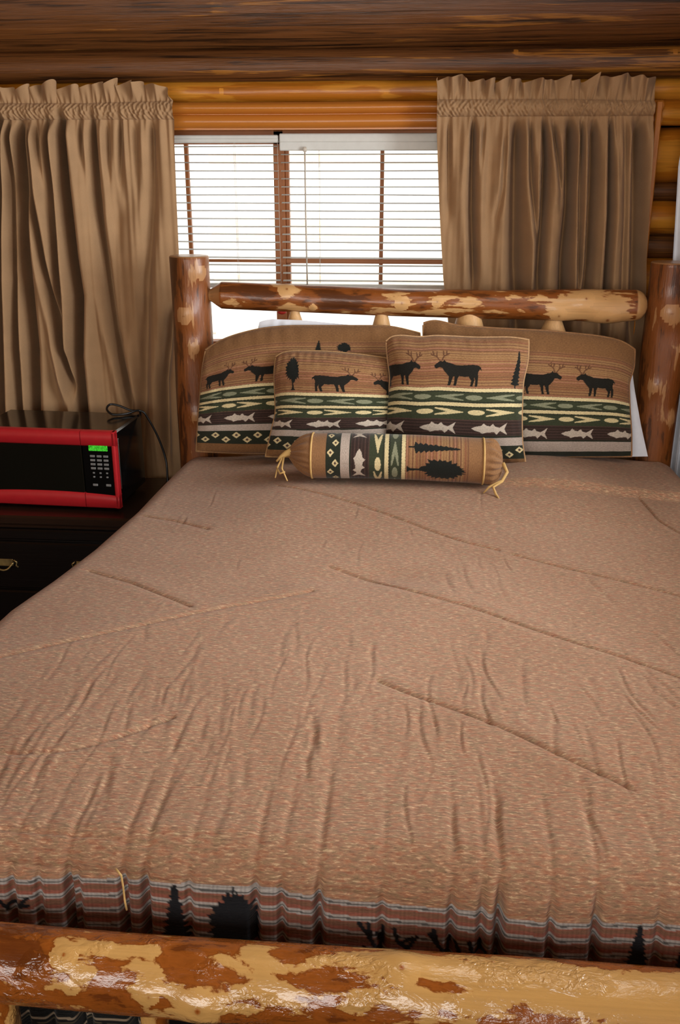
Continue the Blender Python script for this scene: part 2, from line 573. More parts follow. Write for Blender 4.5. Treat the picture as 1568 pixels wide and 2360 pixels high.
fm = MB()
fm.box(WX0, WX1 + .01, wy, wy + .06, 1.69, 1.735); fm.box(WX0, WX1 + .01, wy, wy + .06, WZ0, WZ0 + .05)
fm.box(WX0, WX0 + .04, wy, wy + .06, WZ0, 1.735); fm.box(WX1 - .03, WX1 + .01, wy, wy + .06, WZ0, 1.735)
local(fm.build('window_frame', M['sash']), win)
ml = at(632, 450, Y=wy)[0]; mr = at(656, 450, Y=wy)[0]; mr2 = at(667, 450, Y=wy + .03)[0]
fm = MB(); fm.box(ml, mr, wy, wy + .06, WZ0, 1.735, .003); fm.box(mr, mr2, wy + .025, wy + .06, WZ0, 1.735, .002)
local(fm.build('mullion', M['sash']), win)
for i, (x, w) in enumerate(((at(432, 450, Y=wy)[0], .014), (at(880, 450, Y=wy)[0], .014))):
    fm = MB(); fm.box(x - w / 2, x + w / 2, wy + .01, wy + .03, WZ0, 1.72, .002)
    local(fm.build('muntin', M['sash']), win)
zc = at(830, 603, Y=wy)[2]
fm = MB(); fm.box(mr, WX1, wy + .005, wy + .03, zc - .008, zc + .008, .002)
local(fm.build('check_rail', M['sash']), win)
zc = at(560, 602, Y=wy)[2]
fm = MB(); fm.box(WX0, ml, wy + .012, wy + .03, zc - .005, zc + .005, .001)
local(fm.build('check_rail', M['sash']), win)
for (a, b) in ((WX0 + .03, ml), (mr, WX1 - .02)):
    fm = MB(); fm.box(a, b, wy + .034, wy + .038, WZ0 + .04, 1.70)
    local(fm.build('glass_pane', M['glass']), win)

# window in the right wall (outside the picture; it lights the bed)
w2 = props(empty('window_2', (XR + .08, (ry0 + ry1) / 2, rz0)), 'daylight window in the side log wall', 'window', kind='structure')
fm = MB()
for (a, b, c, d) in ((ry0, ry1, rz0, rz0 + .05), (ry0, ry1, rz1 - .05, rz1), (ry0, ry0 + .05, rz0, rz1), (ry1 - .05, ry1, rz0, rz1), (-1.38, -1.34, rz0, rz1)):
    fm.box(XR + .05, XR + .11, a, b, c, d, .004)
local(fm.build('window_frame', M['sash']), w2)
fm = MB(); fm.box(XR + .085, XR + .089, ry0 + .03, ry1 - .03, rz0 + .03, rz1 - .03)
local(fm.build('glass_pane', M['glass']), w2)

# ------------------------------------------------------------------ blinds


def blind(x0, x1, zt, hh, yb, label, wand_x, pull):
    root = props(empty('venetian_blind', (x0, yb, zt)), label, 'window blind', 'white blinds in the back window')
    m = MB()
    m.box(x0, x1, yb - .014, yb + .014, zt - hh, zt, .003)
    m.box(x0 + .002, x1 - .002, yb - .016, yb - .013, zt - hh * .52, zt - hh * .46, .001)
    local(m.build('headrail', M['blind']), root)
    m = MB()
    pitch = .0272
    zb = 1.21
    z = zt - hh - .012
    k = 0
    while z > zb:
        xs = np.linspace(x0 + .004, x1 - .002, 40)
        cr = np.linspace(-1, 1, 7)
        sag = .0012 * Wob(int(200 + k + x0 * 10), 4, .3, 1.2)(xs)
        tilt = .10
        yy = yb + .0125 * cr
        zz = .0022 * (1 - cr ** 2) + tilt * .0125 * cr
        P = np.stack(np.broadcast_arrays(xs[:, None], yy[None, :], z + zz[None, :] + sag[:, None]), -1)
        Q = P.copy(); Q[..., 2] -= .0007
        m.grid(P[:, ::-1]); m.grid(Q)
        z -= pitch; k += 1
    local(m.build('slats', M['blind']), root)
    m = MB(); m.box(x0 + .004, x1 - .002, yb - .012, yb + .012, zb - .02, zb - .004, .003)
    local(m.build('bottom_rail', M['blind']), root)
    for xl in np.arange(x0 + .14, x1 - .05, .47):
        m = MB()
        for dy in (-.0125, .0125):
            m.tube([(xl, yb + dy, zt - hh), (xl, yb + dy, zb)], .0007, 5)
        local(m.build('ladder_cord', M['cordwhite']), root)
    if wand_x:
        m = MB()
        m.tube([(wand_x, yb - .022, zt - hh + .008), (wand_x + .001, yb - .026, 1.45), (wand_x + .004, yb - .024, 1.19)], .0028, 8)
        m.box(wand_x - .006, wand_x + .006, yb - .028, yb - .012, zt - hh - .004, zt - hh + .012, .002)
        local(m.build('tilt_wand', M['cordwhite']), root)
    if pull:
        p = at(650, 716, Y=yb - .02)
        m = MB()
        m.tube([(p[0] - .004, yb - .02, zt - hh), (p[0] - .002, yb - .021, 1.4), (p[0], yb - .02, p[2] + .03)], .0008, 5)
        local(m.build('lift_cord', M['cordwhite']), root)
        m = MB()
        aa = np.linspace(0, 2 * math.pi, 16, endpoint=False)
        prof = np.array([(.0005, .022), (.006, .02), (.010, .012), (.013, .004), (.017, -.004), (.015, -.010), (.006, -.013), (.0005, -.013)])
        prof[:, 0] *= 1.0
        P = np.stack(np.broadcast_arrays(p[0] + prof[:, :1] * np.cos(aa), yb - .02 + prof[:, :1] * np.sin(aa), p[2] + prof[:, 1:] + 0 * aa), -1)
        m.grid(P[:, ::-1], True)
        tq = m.build('cord_pull', M['redtassel']); tq['label'] = 'small red cord pull'
        local(tq, root)
        m = MB()
        for s_ in (-1, 1):
            m.tube([(p[0], yb - .02, p[2] + .02), (p[0] + s_ * .012, yb - .022, p[2] + .024), (p[0] + s_ * .024, yb - .022, p[2] + .018)], (.003, .004, .001), 6)
        g_ = m.build('leaf_cap', M['greencap']); g_['label'] = 'green leaf cap on the cord pull'
        local(g_, root)
    return root


bx = at(645.5, 450, Y=.34)[0]
blind(WX0 + .01, bx - .002, at(500, 311, Y=.32)[2], at(500, 311, Y=.32)[2] - at(500, 329, Y=.32)[2], .345,
      'white venetian blind with shallow headrail half hidden by the left curtain', None, True)
blind(bx + .003, WX1 - .012, at(800, 307, Y=.32)[2], at(800, 307, Y=.32)[2] - at(800, 347, Y=.32)[2], .34,
      'white venetian blind with tall headrail and tilt wand beside the right curtain', at(703, 345, Y=.32)[0], False)

# ------------------------------------------------------------------ curtains
TAN = lin(178, 142, 104)


def curtain(label, xl, xr, valleys, hdr_top, hdr_line, pocket, zbot, y0, seed, fine):
    """xl/xr: functions of z giving the side edges; valleys: (polyline of picture points, depth, width)"""
    root = props(empty('curtain', ((xl(1.8) + xr(1.8)) / 2, y0, zbot)), label, 'curtain', 'tan rod pocket curtains')
    nc, nrw = 760, 220
    s = np.linspace(0, 1, nc)
    z = np.linspace(pocket, zbot, nrw)
    X = xl(z)[:, None] + (xr(z) - xl(z))[:, None] * s[None, :]
    Zg = np.repeat(z[:, None], nc, 1)
    D = np.zeros_like(X)
    g = sstep(pocket, pocket - .25, Zg)
    for (pl, dep, wid) in valleys:
        q = np.array([at(a, b, Y=y0) for a, b in pl])
        o = np.argsort(q[:, 2])
        xv = np.interp(z, q[o, 2], q[o, 0])[:, None]
        wz = wid * (1 + .5 * g)
        zt_, zb_ = q[:, 2].max(), q[:, 2].min()
        fade = sstep(zt_ + .02, zt_ - .06, Zg) * (sstep(zb_ - .10, zb_ + .05, Zg) if zb_ > zbot + .12 else 1)
        e = (X - xv)
        wz = wz * (1.15 if dep >= .045 else .85)
        D += 1.7 * dep * fade * (np.exp(-(e / wz) ** 2) - .30 * np.exp(-((e - 2.4 * wz) / (1.5 * wz)) ** 2) - .30 * np.exp(-((e + 2.4 * wz) / (1.5 * wz)) ** 2))
    D = np.where(D > .08, .08 + .045 * np.tanh((D - .08) / .045), D)
    gath = Wob(seed, 9, fine * .6, fine * 1.6)(X, 0.0)
    D += .006 * gath * sstep(pocket - .30, pocket, Zg) + .003 * gath
    D += .004 * Wob(seed + 3, 5, 1, 4)(X, Zg * .6)
    Y = y0 + D
    P = np.stack((X, Y, Zg), -1)
    m = MB()
    c = np.concatenate((np.broadcast_to(TAN, (nrw, nc, 3)), np.ones((nrw, nc, 1))), -1)
    m.grid(P[:, ::-1], fab=np.stack((X, Zg, 0 * X), -1)[:, ::-1], col=c[:, ::-1])
    local(m.build('curtain_panel', M['curtain']), root)
    # rod pocket: puffed band with fine gathers
    nz = 36
    zz = np.linspace(0, 1, nz)
    zt = np.array([hdr_line(x) for x in np.linspace(0, 1, nc)])
    Zp = pocket + (zt[None, :] - pocket) * zz[:, None]
    zc_ = np.full(nz, pocket)
    Xp = np.repeat((xl(np.array([pocket])) + (xr(np.array([pocket])) - xl(np.array([pocket]))) * s)[None, :], nz, 0)
    puff = .020 * np.sin(math.pi * zz) ** .7
    ff = Wob(seed + 5, 10, fine * 1.1, fine * 2.6)
    fg = ff(Xp + .004 * np.sin(4 * zz)[:, None], Zp * .6)
    Yp = y0 - puff[:, None] + .0075 * fg + (.006 * gath[0])[None, :] * (1 - zz)[:, None] + (D[0] - .006 * gath[0])[None, :] * (1 - zz)[:, None]
    m = MB()
    cc = np.concatenate((np.broadcast_to(TAN, (nz, nc, 3)), np.ones((nz, nc, 1))), -1)
    m.grid(np.stack((Xp, Yp, Zp), -1), fab=np.stack((Xp, Zp, 0 * Xp), -1), col=cc)
    local(m.build('rod_pocket', M['curtain']), root)
    # standing ruffle
    nz = 24
    zz = np.linspace(0, 1, nz)[:, None]
    zt2 = np.array([hdr_top(x) for x in np.linspace(0, 1, nc)])
    rw = Wob(seed + 8, 7, fine * .30, fine * .85)
    rw2 = Wob(seed + 9, 5, fine * .3, fine * .8)
    lean = .046 * rw(Xp[0])[None, :] * zz ** .8
    Zr = zt[None, :] + (zt2 - zt)[None, :] * zz * (1 + .30 * rw2(Xp[0])[None, :])
    Yr = y0 + lean * 1.3 + .0075 * fg[-1][None, :] * (1 - zz) - .006 * zz
    Xr = Xp[:1] + .024 * rw2(Xp[0])[None, :] * zz
    m = MB()
    cc = np.concatenate((np.broadcast_to(TAN, (nz, nc, 3)), np.ones((nz, nc, 1))), -1)
    m.grid(np.stack((Xr + 0 * Zr, Yr, Zr), -1), fab=np.stack((Xr + 0 * Zr, Zr, 0 * Zr), -1), col=cc)
    local(m.build('ruffle', M['curtain']), root)
    return root


CY = .19


def edge(pts):
    q = np.array([at(a, b, Y=CY) for a, b in pts]); o = np.argsort(q[:, 2])
    zz, xx = q[o, 2], q[o, 0]
    return lambda z: np.interp(z, zz, xx)


def zpx(x0, x1, pts):
    q = [(a, at(a, b, Y=CY)[2]) for a, b in pts]
    return lambda s: float(np.interp(x0 + (x1 - x0) * s, [p[0] for p in q], [p[1] for p in q]))


LV = [([(2, 270), (4, 600), (12, 980)], .06, .007), ([(22, 280), (32, 620), (52, 990)], .055, .008), ([(48, 280), (62, 640), (78, 800), (82, 1000)], .07, .011),
      ([(66, 290), (80, 450), (105, 600), (160, 880)], .045, .006), ([(85, 290), (100, 400), (130, 600)], .012, .008), ([(112, 280), (120, 430), (132, 560), (150, 800), (168, 890)], .05, .007),
      ([(142, 270), (150, 430), (168, 590), (182, 680), (180, 820), (200, 1010)], .085, .010), ([(185, 280), (188, 340)], .012, .006),
      ([(213, 270), (222, 440), (240, 600), (262, 760), (300, 930)], .04, .011), ([(247, 270), (250, 380)], .012, .008), ([(278, 270), (276, 400)], .012, .008),
      ([(312, 270), (318, 420)], .010, .01), ([(350, 270), (350, 480), (338, 640), (330, 1000)], .02, .014), ([(398, 700), (380, 880), (385, 1050)], .03, .012),
      ([(270, 470), (262, 600), (285, 780)], .012, .02)]
curtain('tan curtain at the left, hanging behind the red microwave and headboard post',
        lambda z: np.full(np.shape(z), -1.62), edge([(402, 235), (402, 330), (412, 580), (415, 800), (418, 1060)]), LV,
        zpx(-90, 402, [(-90, 200), (0, 195), (40, 205), (100, 193), (170, 200), (270, 187), (310, 190), (350, 190), (385, 205), (402, 225)]),
        zpx(-90, 402, [(-90, 238), (200, 238), (402, 232)]), float(at(200, 276, Y=CY)[2]), .42, CY, 3, 34)
RV = [([(1035, 275), (1035, 480)], .012, .008), ([(1092, 275), (1088, 480), (1092, 640)], .038, .010), ([(1118, 275), (1112, 350)], .012, .006), ([(1165, 300), (1160, 430), (1145, 500)], .012, .007),
      ([(1193, 275), (1190, 400), (1188, 600), (1195, 780)], .055, .012), ([(1222, 275), (1226, 420), (1238, 560), (1235, 660)], .025, .007),
      ([(1255, 275), (1258, 370), (1252, 480), (1243, 660)], .045, .006), ([(1275, 275), (1285, 360), (1293, 440)], .02, .006), ([(1315, 275), (1312, 480), (1300, 600), (1296, 780)], .06, .009),
      ([(1340, 275), (1338, 380), (1332, 650)], .03, .006), ([(1370, 275), (1368, 380), (1358, 600), (1348, 700)], .045, .008), ([(1408, 275), (1405, 500), (1390, 780)], .04, .006),
      ([(1442, 275), (1440, 500), (1432, 700)], .02, .008), ([(1472, 275), (1472, 400), (1470, 600), (1462, 780)], .06, .012)]
curtain('tan curtain at the right, hanging between the window blinds and the right headboard post',
        edge([(1007, 235), (1007, 300), (1013, 480), (1022, 640), (1035, 760), (1045, 1000)]), edge([(1508, 235), (1504, 300), (1490, 600), (1485, 800), (1478, 1000)]), RV,
        zpx(1007, 1508, [(1007, 178), (1060, 176), (1100, 186), (1170, 182), (1210, 186), (1290, 180), (1350, 184), (1385, 170), (1420, 178), (1450, 166), (1470, 175), (1508, 186)]),
        zpx(1007, 1508, [(1007, 229), (1300, 228), (1508, 232)]), float(at(1250, 268, Y=CY)[2]), .50, CY, 11, 36)

# white panel added in the corner, standing in for an unidentified bright sliver
q0 = at(1566, 380, Y=.13); q1 = at(1553, 600, Y=.13)
zz = np.linspace(2.0, .35, 120); nc = 60
xe = np.interp(zz, [q1[2], q0[2]], [q1[0], q0[0]]) + np.where(zz > q0[2], (zz - q0[2]) * .07, 0)
xe = np.where(zz < q1[2], q1[0] + .05 * sstep(q1[2], q1[2] - .3, zz), xe)
ss = np.linspace(0, 1, nc)
X = xe[:, None] + (.925 - xe)[:, None] * ss[None]
Y = .14 + .010 * np.sin(ss * 22)[None, :] + 0 * X - .03 * ss[None]
m = MB(); m.grid(np.stack((X, Y, np.repeat(zz[:, None], nc, 1)), -1)[:, ::-1])
props(m.build('bright_sliver_panel', M['whitecotton']), 'narrow white panel standing in for a bright sliver in the corner above the right headboard post', 'curtain')

# ------------------------------------------------------------------ bed frame
bed = props(empty('log_bed', (0, -1.1, 0)), 'peeled log bed with knotty posts, headboard rail and varnished footboard rail', 'bed')
m = MB()
log(m, (-.812, 0, 0.0), (-.812, 0, 1.328), .066, .066, nl=150, nr=64, wob=.05, seed=1,
    knots=((.86, -.15, .030, .012), (.965, .75, .026, .008), (.60, .2, .02, .008), (.78, .3, .02, .006)), patches=((.93, .1, .12, .04, .1), (.62, .5, .25, .05, .15), (.75, -1, .5, .06, -.2)))
local(m.build('headboard_post', M['post_log']), bed)
m = MB()
log(m, (.775, 0, 0.0), (.768, 0, 1.318), .063, .069, nl=150, nr=64, wob=.06, seed=2,
    knots=((.885, -.05, .034, .014), (.80, .85, .03, .010), (.62, .6, .018, .006), (.70, -.5, .02, .006)), patches=((.95, -.2, .1, .02, -.2), (.75, -.1, .15, .03, .2), (.62, .3, .2, .03, .2)))
local(m.build('headboard_post', M['post_log']), bed)
p0 = at(512, 681, Y=0); p1 = at(1462, 704, Y=0)
m = MB()
log(m, p0, p1, .044, .050, nl=260, nr=64, wob=.06, seed=5, cap0='cone', cap1='round', bow=(0, -.008),
    knots=((.165, .75, .030, .006), (.23, -.5, .015, .004), (.445, .05, .026, .004), (.82, -.55, .028, .006), (.88, .5, .03, .007), (.935, -.75, .042, .012), (.53, .2, .02, .003)),
    patches=((.90, .1, .14, .06, .35), (.97, 0, .05, .06, .1), (.10, .2, .12, .03, -.2), (.36, -.3, .14, .04, -.05), (.25, .3, .1, .04, -.15), (.5, -.6, .3, .02, .2), (.65, .2, .15, .04, .15)))
local(m.build('headboard_rail', M['bed_log']), bed)
for (px, py, wt, wb_) in ((680, 722, 11, 26), (880, 722, 13, 24), (1082, 722, 24, 36), (1277, 734, 16, 34)):
    c_ = at(px, py, Y=0); k = 1 / 652.
    zt = c_[2]
    m = MB()
    zs = np.array([zt + .03, zt, zt - .035, zt - .06, zt - .10, .25])
    rs = np.array([wt, wt, (wt + wb_) / 2 * 1.02, wb_ * .97, wb_ * 1.12, wb_ * 1.12]) * k
    zi = np.concatenate((np.linspace(zs[0], zs[4], 30), np.linspace(zs[4] - .01, zs[5], 12)))
    ri = np.interp(-zi, -zs, rs)
    a = np.linspace(0, 2 * math.pi, 28, endpoint=False)
    P = np.stack(np.broadcast_arrays(c_[0] + ri[:, None] * np.cos(a), ri[:, None] * np.sin(a), zi[:, None] + 0 * a), -1)
    fab = np.stack((zi[:, None] + px + 0 * a, ri[:, None] * np.cos(a), ri[:, None] * np.sin(a)), -1)
    col = np.broadcast_to(np.array((.7, 0, 0, 1.)), P.shape[:2] + (4,))
    m.grid(P, True, fab=fab, col=col)
    local(m.build('headboard_spindle', M['spindle']), bed)
# low rail that carries the spindles
m = MB(); log(m, (-.76, 0, .30), (.72, 0, .30), .05, .05, nl=60, nr=32, seed=9)
local(m.build('lower_rail', M['bed_log']), bed)

FY = -2.20
m = MB()
q = []
A0 = math.radians(44)       # angle on the log that faces the viewer (measured from -y towards +z)
FL0, FL1 = -.78, .74


def fl(px, py):
    """picture point -> (t, angle) on the footboard rail"""
    d = FW + RT * (px - W / 2) / FPX - UP * (py - H / 2) / FPX
    o = CAM - np.array((0, FY, .508))
    a_ = d[1] ** 2 + d[2] ** 2; b_ = o[1] * d[1] + o[2] * d[2]; c_ = o[1] ** 2 + o[2] ** 2 - .055 ** 2
    disc = max(b_ * b_ - a_ * c_, 0)
    p = o + d * (-b_ - math.sqrt(disc)) / a_
    return ((p[0] - FL0) / (FL1 - FL0), math.atan2(p[2], -p[1]))


fknots = []
for px, py, s_, h_ in ((925, 2235, .026, .010), (148, 2210, .020, .003), (460, 2320, .028, .012), (345, 2300, .014, .004), (165, 2285, .012, .003), (1335, 2272, .006, .001)):
    t_, a_ = fl(px, py); fknots.append((t_, a_, s_, h_))
fpat = []
for px, py, sl, sa, v in ((60, 2180, .06, .03, -.45), (30, 2240, .05, .03, -.3), (180, 2150, .035, .008, .5), (270, 2195, .05, .013, .7), (195, 2235, .03, .01, .5), (190, 2255, .02, .01, .55),
                          (350, 2190, .02, .012, .6), (130, 2235, .06, .02, -.2), (420, 2200, .035, .02, -.25), (330, 2240, .025, .01, .5), (480, 2260, .06, .02, -.1), (570, 2215, .05, .03, .6), (480, 2190, .04, .012, -.35),
                          (690, 2200, .05, .014, -.45), (800, 2210, .09, .02, .45), (860, 2185, .05, .006, .3), (660, 2250, .06, .02, .2), (560, 2300, .08, .02, .5), (800, 2300, .08, .015, .5), (520, 2260, .04, .015, -.4),
                          (1000, 2270, .06, .02, -.4), (970, 2300, .04, .012, .6), (1050, 2305, .04, .012, .6), (1100, 2210, .05, .01, -.55), (1130, 2240, .12, .03, .75), (1300, 2270, .2, .05, .8), (1460, 2230, .05, .012, -.5),
                          (1180, 2310, .05, .012, -.4), (1350, 2320, .05, .015, -.25), (1450, 2300, .12, .04, .55), (1000, 2215, .1, .015, .4), (1250, 2215, .06, .01, .3), (700, 2330, .2, .02, -.1)):
    t_, a_ = fl(px, py); fpat.append((t_, a_, sl, sa, v * .62))
log(m, (FL0, FY, .520), (FL1, FY, .498), .0535, .058, nl=520, nr=120, wob=.05, seed=12, knots=fknots, patches=fpat, bow=(0, -.004))
local(m.build('footboard_rail', M['foot_log']), bed)
for x in (-.83, .79):
    m = MB(); log(m, (x, FY, 0), (x, FY, .78), .066, .064, nl=60, nr=40, seed=15 + (x > 0), wob=.05)
    local(m.build('footboard_post', M['foot_log']), bed)
for x in (float(at(14, 2345, Y=FY)[0]), -.40, -.14, .12, .38, .62):
    m = MB(); log(m, (x, FY, .10), (x, FY, .475), .024, .020, nl=30, nr=24, seed=int(30 + x * 10), bias=.75)
    local(m.build('footboard_spindle', M['foot_log']), bed)
m = MB(); log(m, (FL0, FY, .12), (FL1, FY, .12), .05, .05, nl=60, nr=32, seed=19)
local(m.build('footboard_lower_rail', M['foot_log']), bed)

# ------------------------------------------------------------------ woven design


def inpoly(x, y, poly):
    poly = np.asarray(poly, float)
    r = np.zeros(x.shape, bool)
    lo, hi = poly.min(0), poly.max(0)
    k = (x >= lo[0]) & (x <= hi[0]) & (y >= lo[1]) & (y <= hi[1])
    if not k.any():
        return r
    xx, yy = x[k], y[k]
    c = np.zeros(xx.shape, bool)
    for (x0, y0), (x1, y1) in zip(poly, np.roll(poly, -1, 0)):
        if y0 != y1:
            c ^= ((y0 > yy) != (y1 > yy)) & (xx < (x1 - x0) * (yy - y0) / (y1 - y0) + x0)
    r[k] = c
    return r


def inline(x, y, pts, w):
    r = np.zeros(x.shape, bool)
    for (x0, y0), (x1, y1) in zip(pts[:-1], pts[1:]):
        dx, dy = x1 - x0, y1 - y0
        t_ = np.clip(((x - x0) * dx + (y - y0) * dy) / (dx * dx + dy * dy + 1e-9), 0, 1)
        r |= (x - x0 - t_ * dx) ** 2 + (y - y0 - t_ * dy) ** 2 < w * w
    return r


# drawings in a unit box, y up, animals face left
ELK = [(-.02, .60), (-.02, .53), (.02, .49), (.09, .53), (.15, .52), (.20, .42), (.28, .31), (.31, .27), (.31, .16), (.29, 0), (.35, 0), (.39, .18), (.41, .28), (.44, .28), (.44, .16), (.43, 0), (.49, 0),
       (.51, .2), (.54, .30), (.68, .28), (.76, .30), (.79, .24), (.83, .18), (.81, 0), (.865, 0), (.90, .18), (.89, .28), (.925, .18), (.92, 0), (.975, 0), (.985, .22), (.97, .42), (1.0, .52), (1.05, .47),
       (1.03, .56), (.97, .63), (.85, .65), (.62, .62), (.45, .62), (.34, .67), (.25, .69), (.20, .76), (.17, .70), (.10, .71), (.05, .66)]
ANT = [[(.14, .70), (.20, .86), (.33, .95)], [(.20, .86), (.19, 1.0)], [(.26, .91), (.27, 1.02)], [(.12, .70), (.04, .84), (-.08, .92)], [(.04, .84), (.05, .98)], [(-.02, .88), (-.04, 1.0)]]
FISH = [(0, .02), (.12, .17), (.28, .25), (.34, .44), (.42, .27), (.52, .22), (.60, .40), (.66, .2), (.78, .10), (1, .46), (.92, 0), (1, -.46), (.80, -.14), (.70, -.42), (.63, -.22), (.42, -.27), (.30, -.36), (.24, -.24), (.10, -.14)]
ARROW = [(0, .5), (.40, .40), (1, .04), (1, -.04), (.40, -.40), (0, -.5), (0, -.36), (.42, 0), (0, .36)]


def pine(n=9, wtop=.10):
    L_, R_ = [], []
    for i in range(n):
        y = 1 - (i + .2) / n * .88
        w = .5 * (wtop + (1 - wtop) * (i + 1) / n)
        L_ += [(.5 - w * .55, y), (.5 - w, y - .55 / n)]
        R_ += [(.5 + w * .5, y - .1 / n), (.5 + w * (1 - .12 * (i % 2)), y - .65 / n)]
    return [(.5, 1)] + R_ + [(.55, .10), (.56, 0), (.44, 0), (.45, .10)] + L_[::-1]


def roundtree(n=44, trunk=.22):
    r_ = np.random.RandomState(3)
    a = np.linspace(-.5 * math.pi + .25, 1.5 * math.pi - .25, n)
    k = np.where(np.arange(n) % 2 == 0, 1.0, .80) * r_.uniform(.86, 1.06, n)
    cy = trunk + (1 - trunk) / 2
    p = [(.5 + .5 * b * math.cos(c) * (1 - .28 * math.sin(c)), cy + (1 - trunk) / 2 * b * math.sin(c)) for b, c in zip(k, a)]
    return p + [(.46, trunk * .9), (.44, .05), (.34, 0), (.66, 0), (.56, .05), (.54, trunk * .9)]


PINE, ROUND = pine(), roundtree()
CL = {k: lin(*v) for k, v in dict(tan=(148, 108, 72), plain=(136, 98, 62), red=(132, 80, 60), dred=(110, 72, 54), och=(172, 136, 92), pink=(178, 124, 98), dark=(30, 32, 28), cream=(226, 208, 158), green=(62, 68, 48),
      dgreen=(44, 48, 36), gg=(142, 144, 116), brown=(58, 44, 38), brown2=(84, 62, 54), fish=(204, 190, 172), greige=(190, 174, 160), elkc=(34, 32, 26), ant=(104, 70, 48)).items()}


def put(C, mask, c):
    C[mask] = c if np.ndim(c) == 1 else CL[c]


def design(fx, fy, per, ph, motifs, stripes=(-113, 0), dper=50., plain='plain'):
    """colour of the lodge weave; fy=0 at the first cream line, downwards positive"""
    C = np.empty(fx.shape + (3,)); C[:] = CL[plain]
    w = .7 * np.sin(fx * 1.9) * np.sin(fx * .37)
    # striped sky
    k = (fy > stripes[0]) & (fy < stripes[1])
    seq = ['tan', 'dred', 'tan', 'red', 'tan', 'och', 'dred', 'och', 'tan', 'dred', 'pink', 'dred', 'tan', 'och', 'dred', 'och', 'tan', 'och', 'tan', 'och', 'red', 'och', 'pink', 'red', 'tan', 'red', 'pink', 'red',
           'tan', 'pink', 'red', 'tan', 'red']
    i = ((fy - stripes[0]) / (stripes[1] - stripes[0]) * len(seq) * 1.35).astype(int) % len(seq)
    pal = np.array([CL[q] for q in seq]) * .62 + CL['tan'] * .38
    C[k] = pal[i[k]]
    for kind, x0, x1, y0, y1, flip in motifs:      # y0 top, y1 bottom
        X = (fx - x0) / (x1 - x0)
        if flip: X = 1 - X
        Y = (y1 - fy) / (y1 - y0)
        if kind == 'elk':
            asp = (x1 - x0) / (y1 - y0)
            for a in ANT:
                put(C, inline(X * asp, Y, [(p[0] * asp, p[1]) for p in a], .018), 'ant')
            put(C, inpoly(X, Y, ELK), 'elkc')
        elif kind == 'pine':
            put(C, inpoly(X, Y, PINE), 'dark')
        else:
            put(C, inpoly(X, Y, ROUND), 'dark')
    f = fy + w * .8
    put(C, (f > 0) & (f < 7.5), 'cream')
    put(C, (f >= 7.5) & (f < 32), 'green'); put(C, (f >= 7.5) & (f < 10), 'dgreen'); put(C, (f > 29) & (f < 32), 'dgreen')
    put(C, (f >= 32) & (f < 40), 'cream'); put(C, (f >= 40) & (f < 70), 'green'); put(C, (f > 40) & (f < 43), 'dgreen')
    put(C, (fy >= 70) & (fy < 110), 'brown'); put(C, (fy >= 70) & (fy < 110) & ((fy % 7) < 2), 'brown2'); put(C, (fy > 106) & (fy < 110), 'dgreen')
    u = (fx - ph[0]) / per
    xo = (u - np.round(u)) * per                   # cream ovals
    put(C, (xo / (.165 * per)) ** 2 + ((fy - 53) / 6.0) ** 2 < 1, 'cream')
    xa = ((fx - ph[0] - .19 * per) % per) / (.56 * per)
    put(C, inpoly(xa, (fy - 53) / 17., ARROW), 'cream')
    u = (fx - ph[1]) / per; xo = (u - np.round(u)) * per
    put(C, (xo / (.165 * per)) ** 2 + ((fy - 20) / 5.5) ** 2 < 1, 'gg')
    xa = 1 - ((fx - ph[1] - .24 * per) % per) / (.56 * per)
    put(C, inpoly(xa, (fy - 20) / 15., ARROW), 'gg')
    xf = ((fx - ph[2]) % per) / (.70 * per)
    put(C, inpoly(xf, (90 - fy) / 30., FISH), 'fish')
    put(C, (fy >= 110) & (fy < 128), 'greige')
    put(C, (fy >= 128) & (fy < 164), 'dgreen')
    for j, yy in ((0, 140.), (.5, 152.)):
        u = fx / dper + j; xd = (u - np.round(u)) * dper
        d = np.abs(xd) / 10.5 + np.abs(fy - yy) / 8.5
        put(C, d < 1, 'cream'); put(C, d < .42, 'brown2')
    put(C, (fy >= 164), plain)
    return C


# ------------------------------------------------------------------ pillows


def plane_pt(px, py, y0, z0, tilt):
    """picture point on a pillow's leaning plane through (y0, z0), leaning back by tilt degrees"""
    a = math.radians(tilt)
    nrm = np.array((0, -math.cos(a), math.sin(a)))
    d = FW + RT * (px - W / 2) / FPX - UP * (py - H / 2) / FPX
    t_ = ((np.array((0, y0, z0)) - CAM) @ nrm) / (d @ nrm)
    return CAM + t_ * d, nrm


def poly_at(pts, n, smooth=2):
    pts = np.asarray(pts, float)
    L = np.concatenate(((0,), np.cumsum(np.linalg.norm(np.diff(pts, axis=0), axis=1))))
    s = np.linspace(0, L[-1], n)
    o = np.stack([np.interp(s, L, pts[:, i]) for i in range(pts.shape[1])], -1)
    w = max(1, n // 24)
    for _ in range(smooth):
        q = np.pad(o, ((w, w), (0, 0)), mode='reflect', reflect_type='odd')
        ker = np.ones(2 * w + 1) / (2 * w + 1)
        o2 = np.stack([np.convolve(q[:, i], ker, 'valid') for i in range(o.shape[1])], -1)
        o2[0], o2[-1] = o[0], o[-1]
        o = o2
    return o


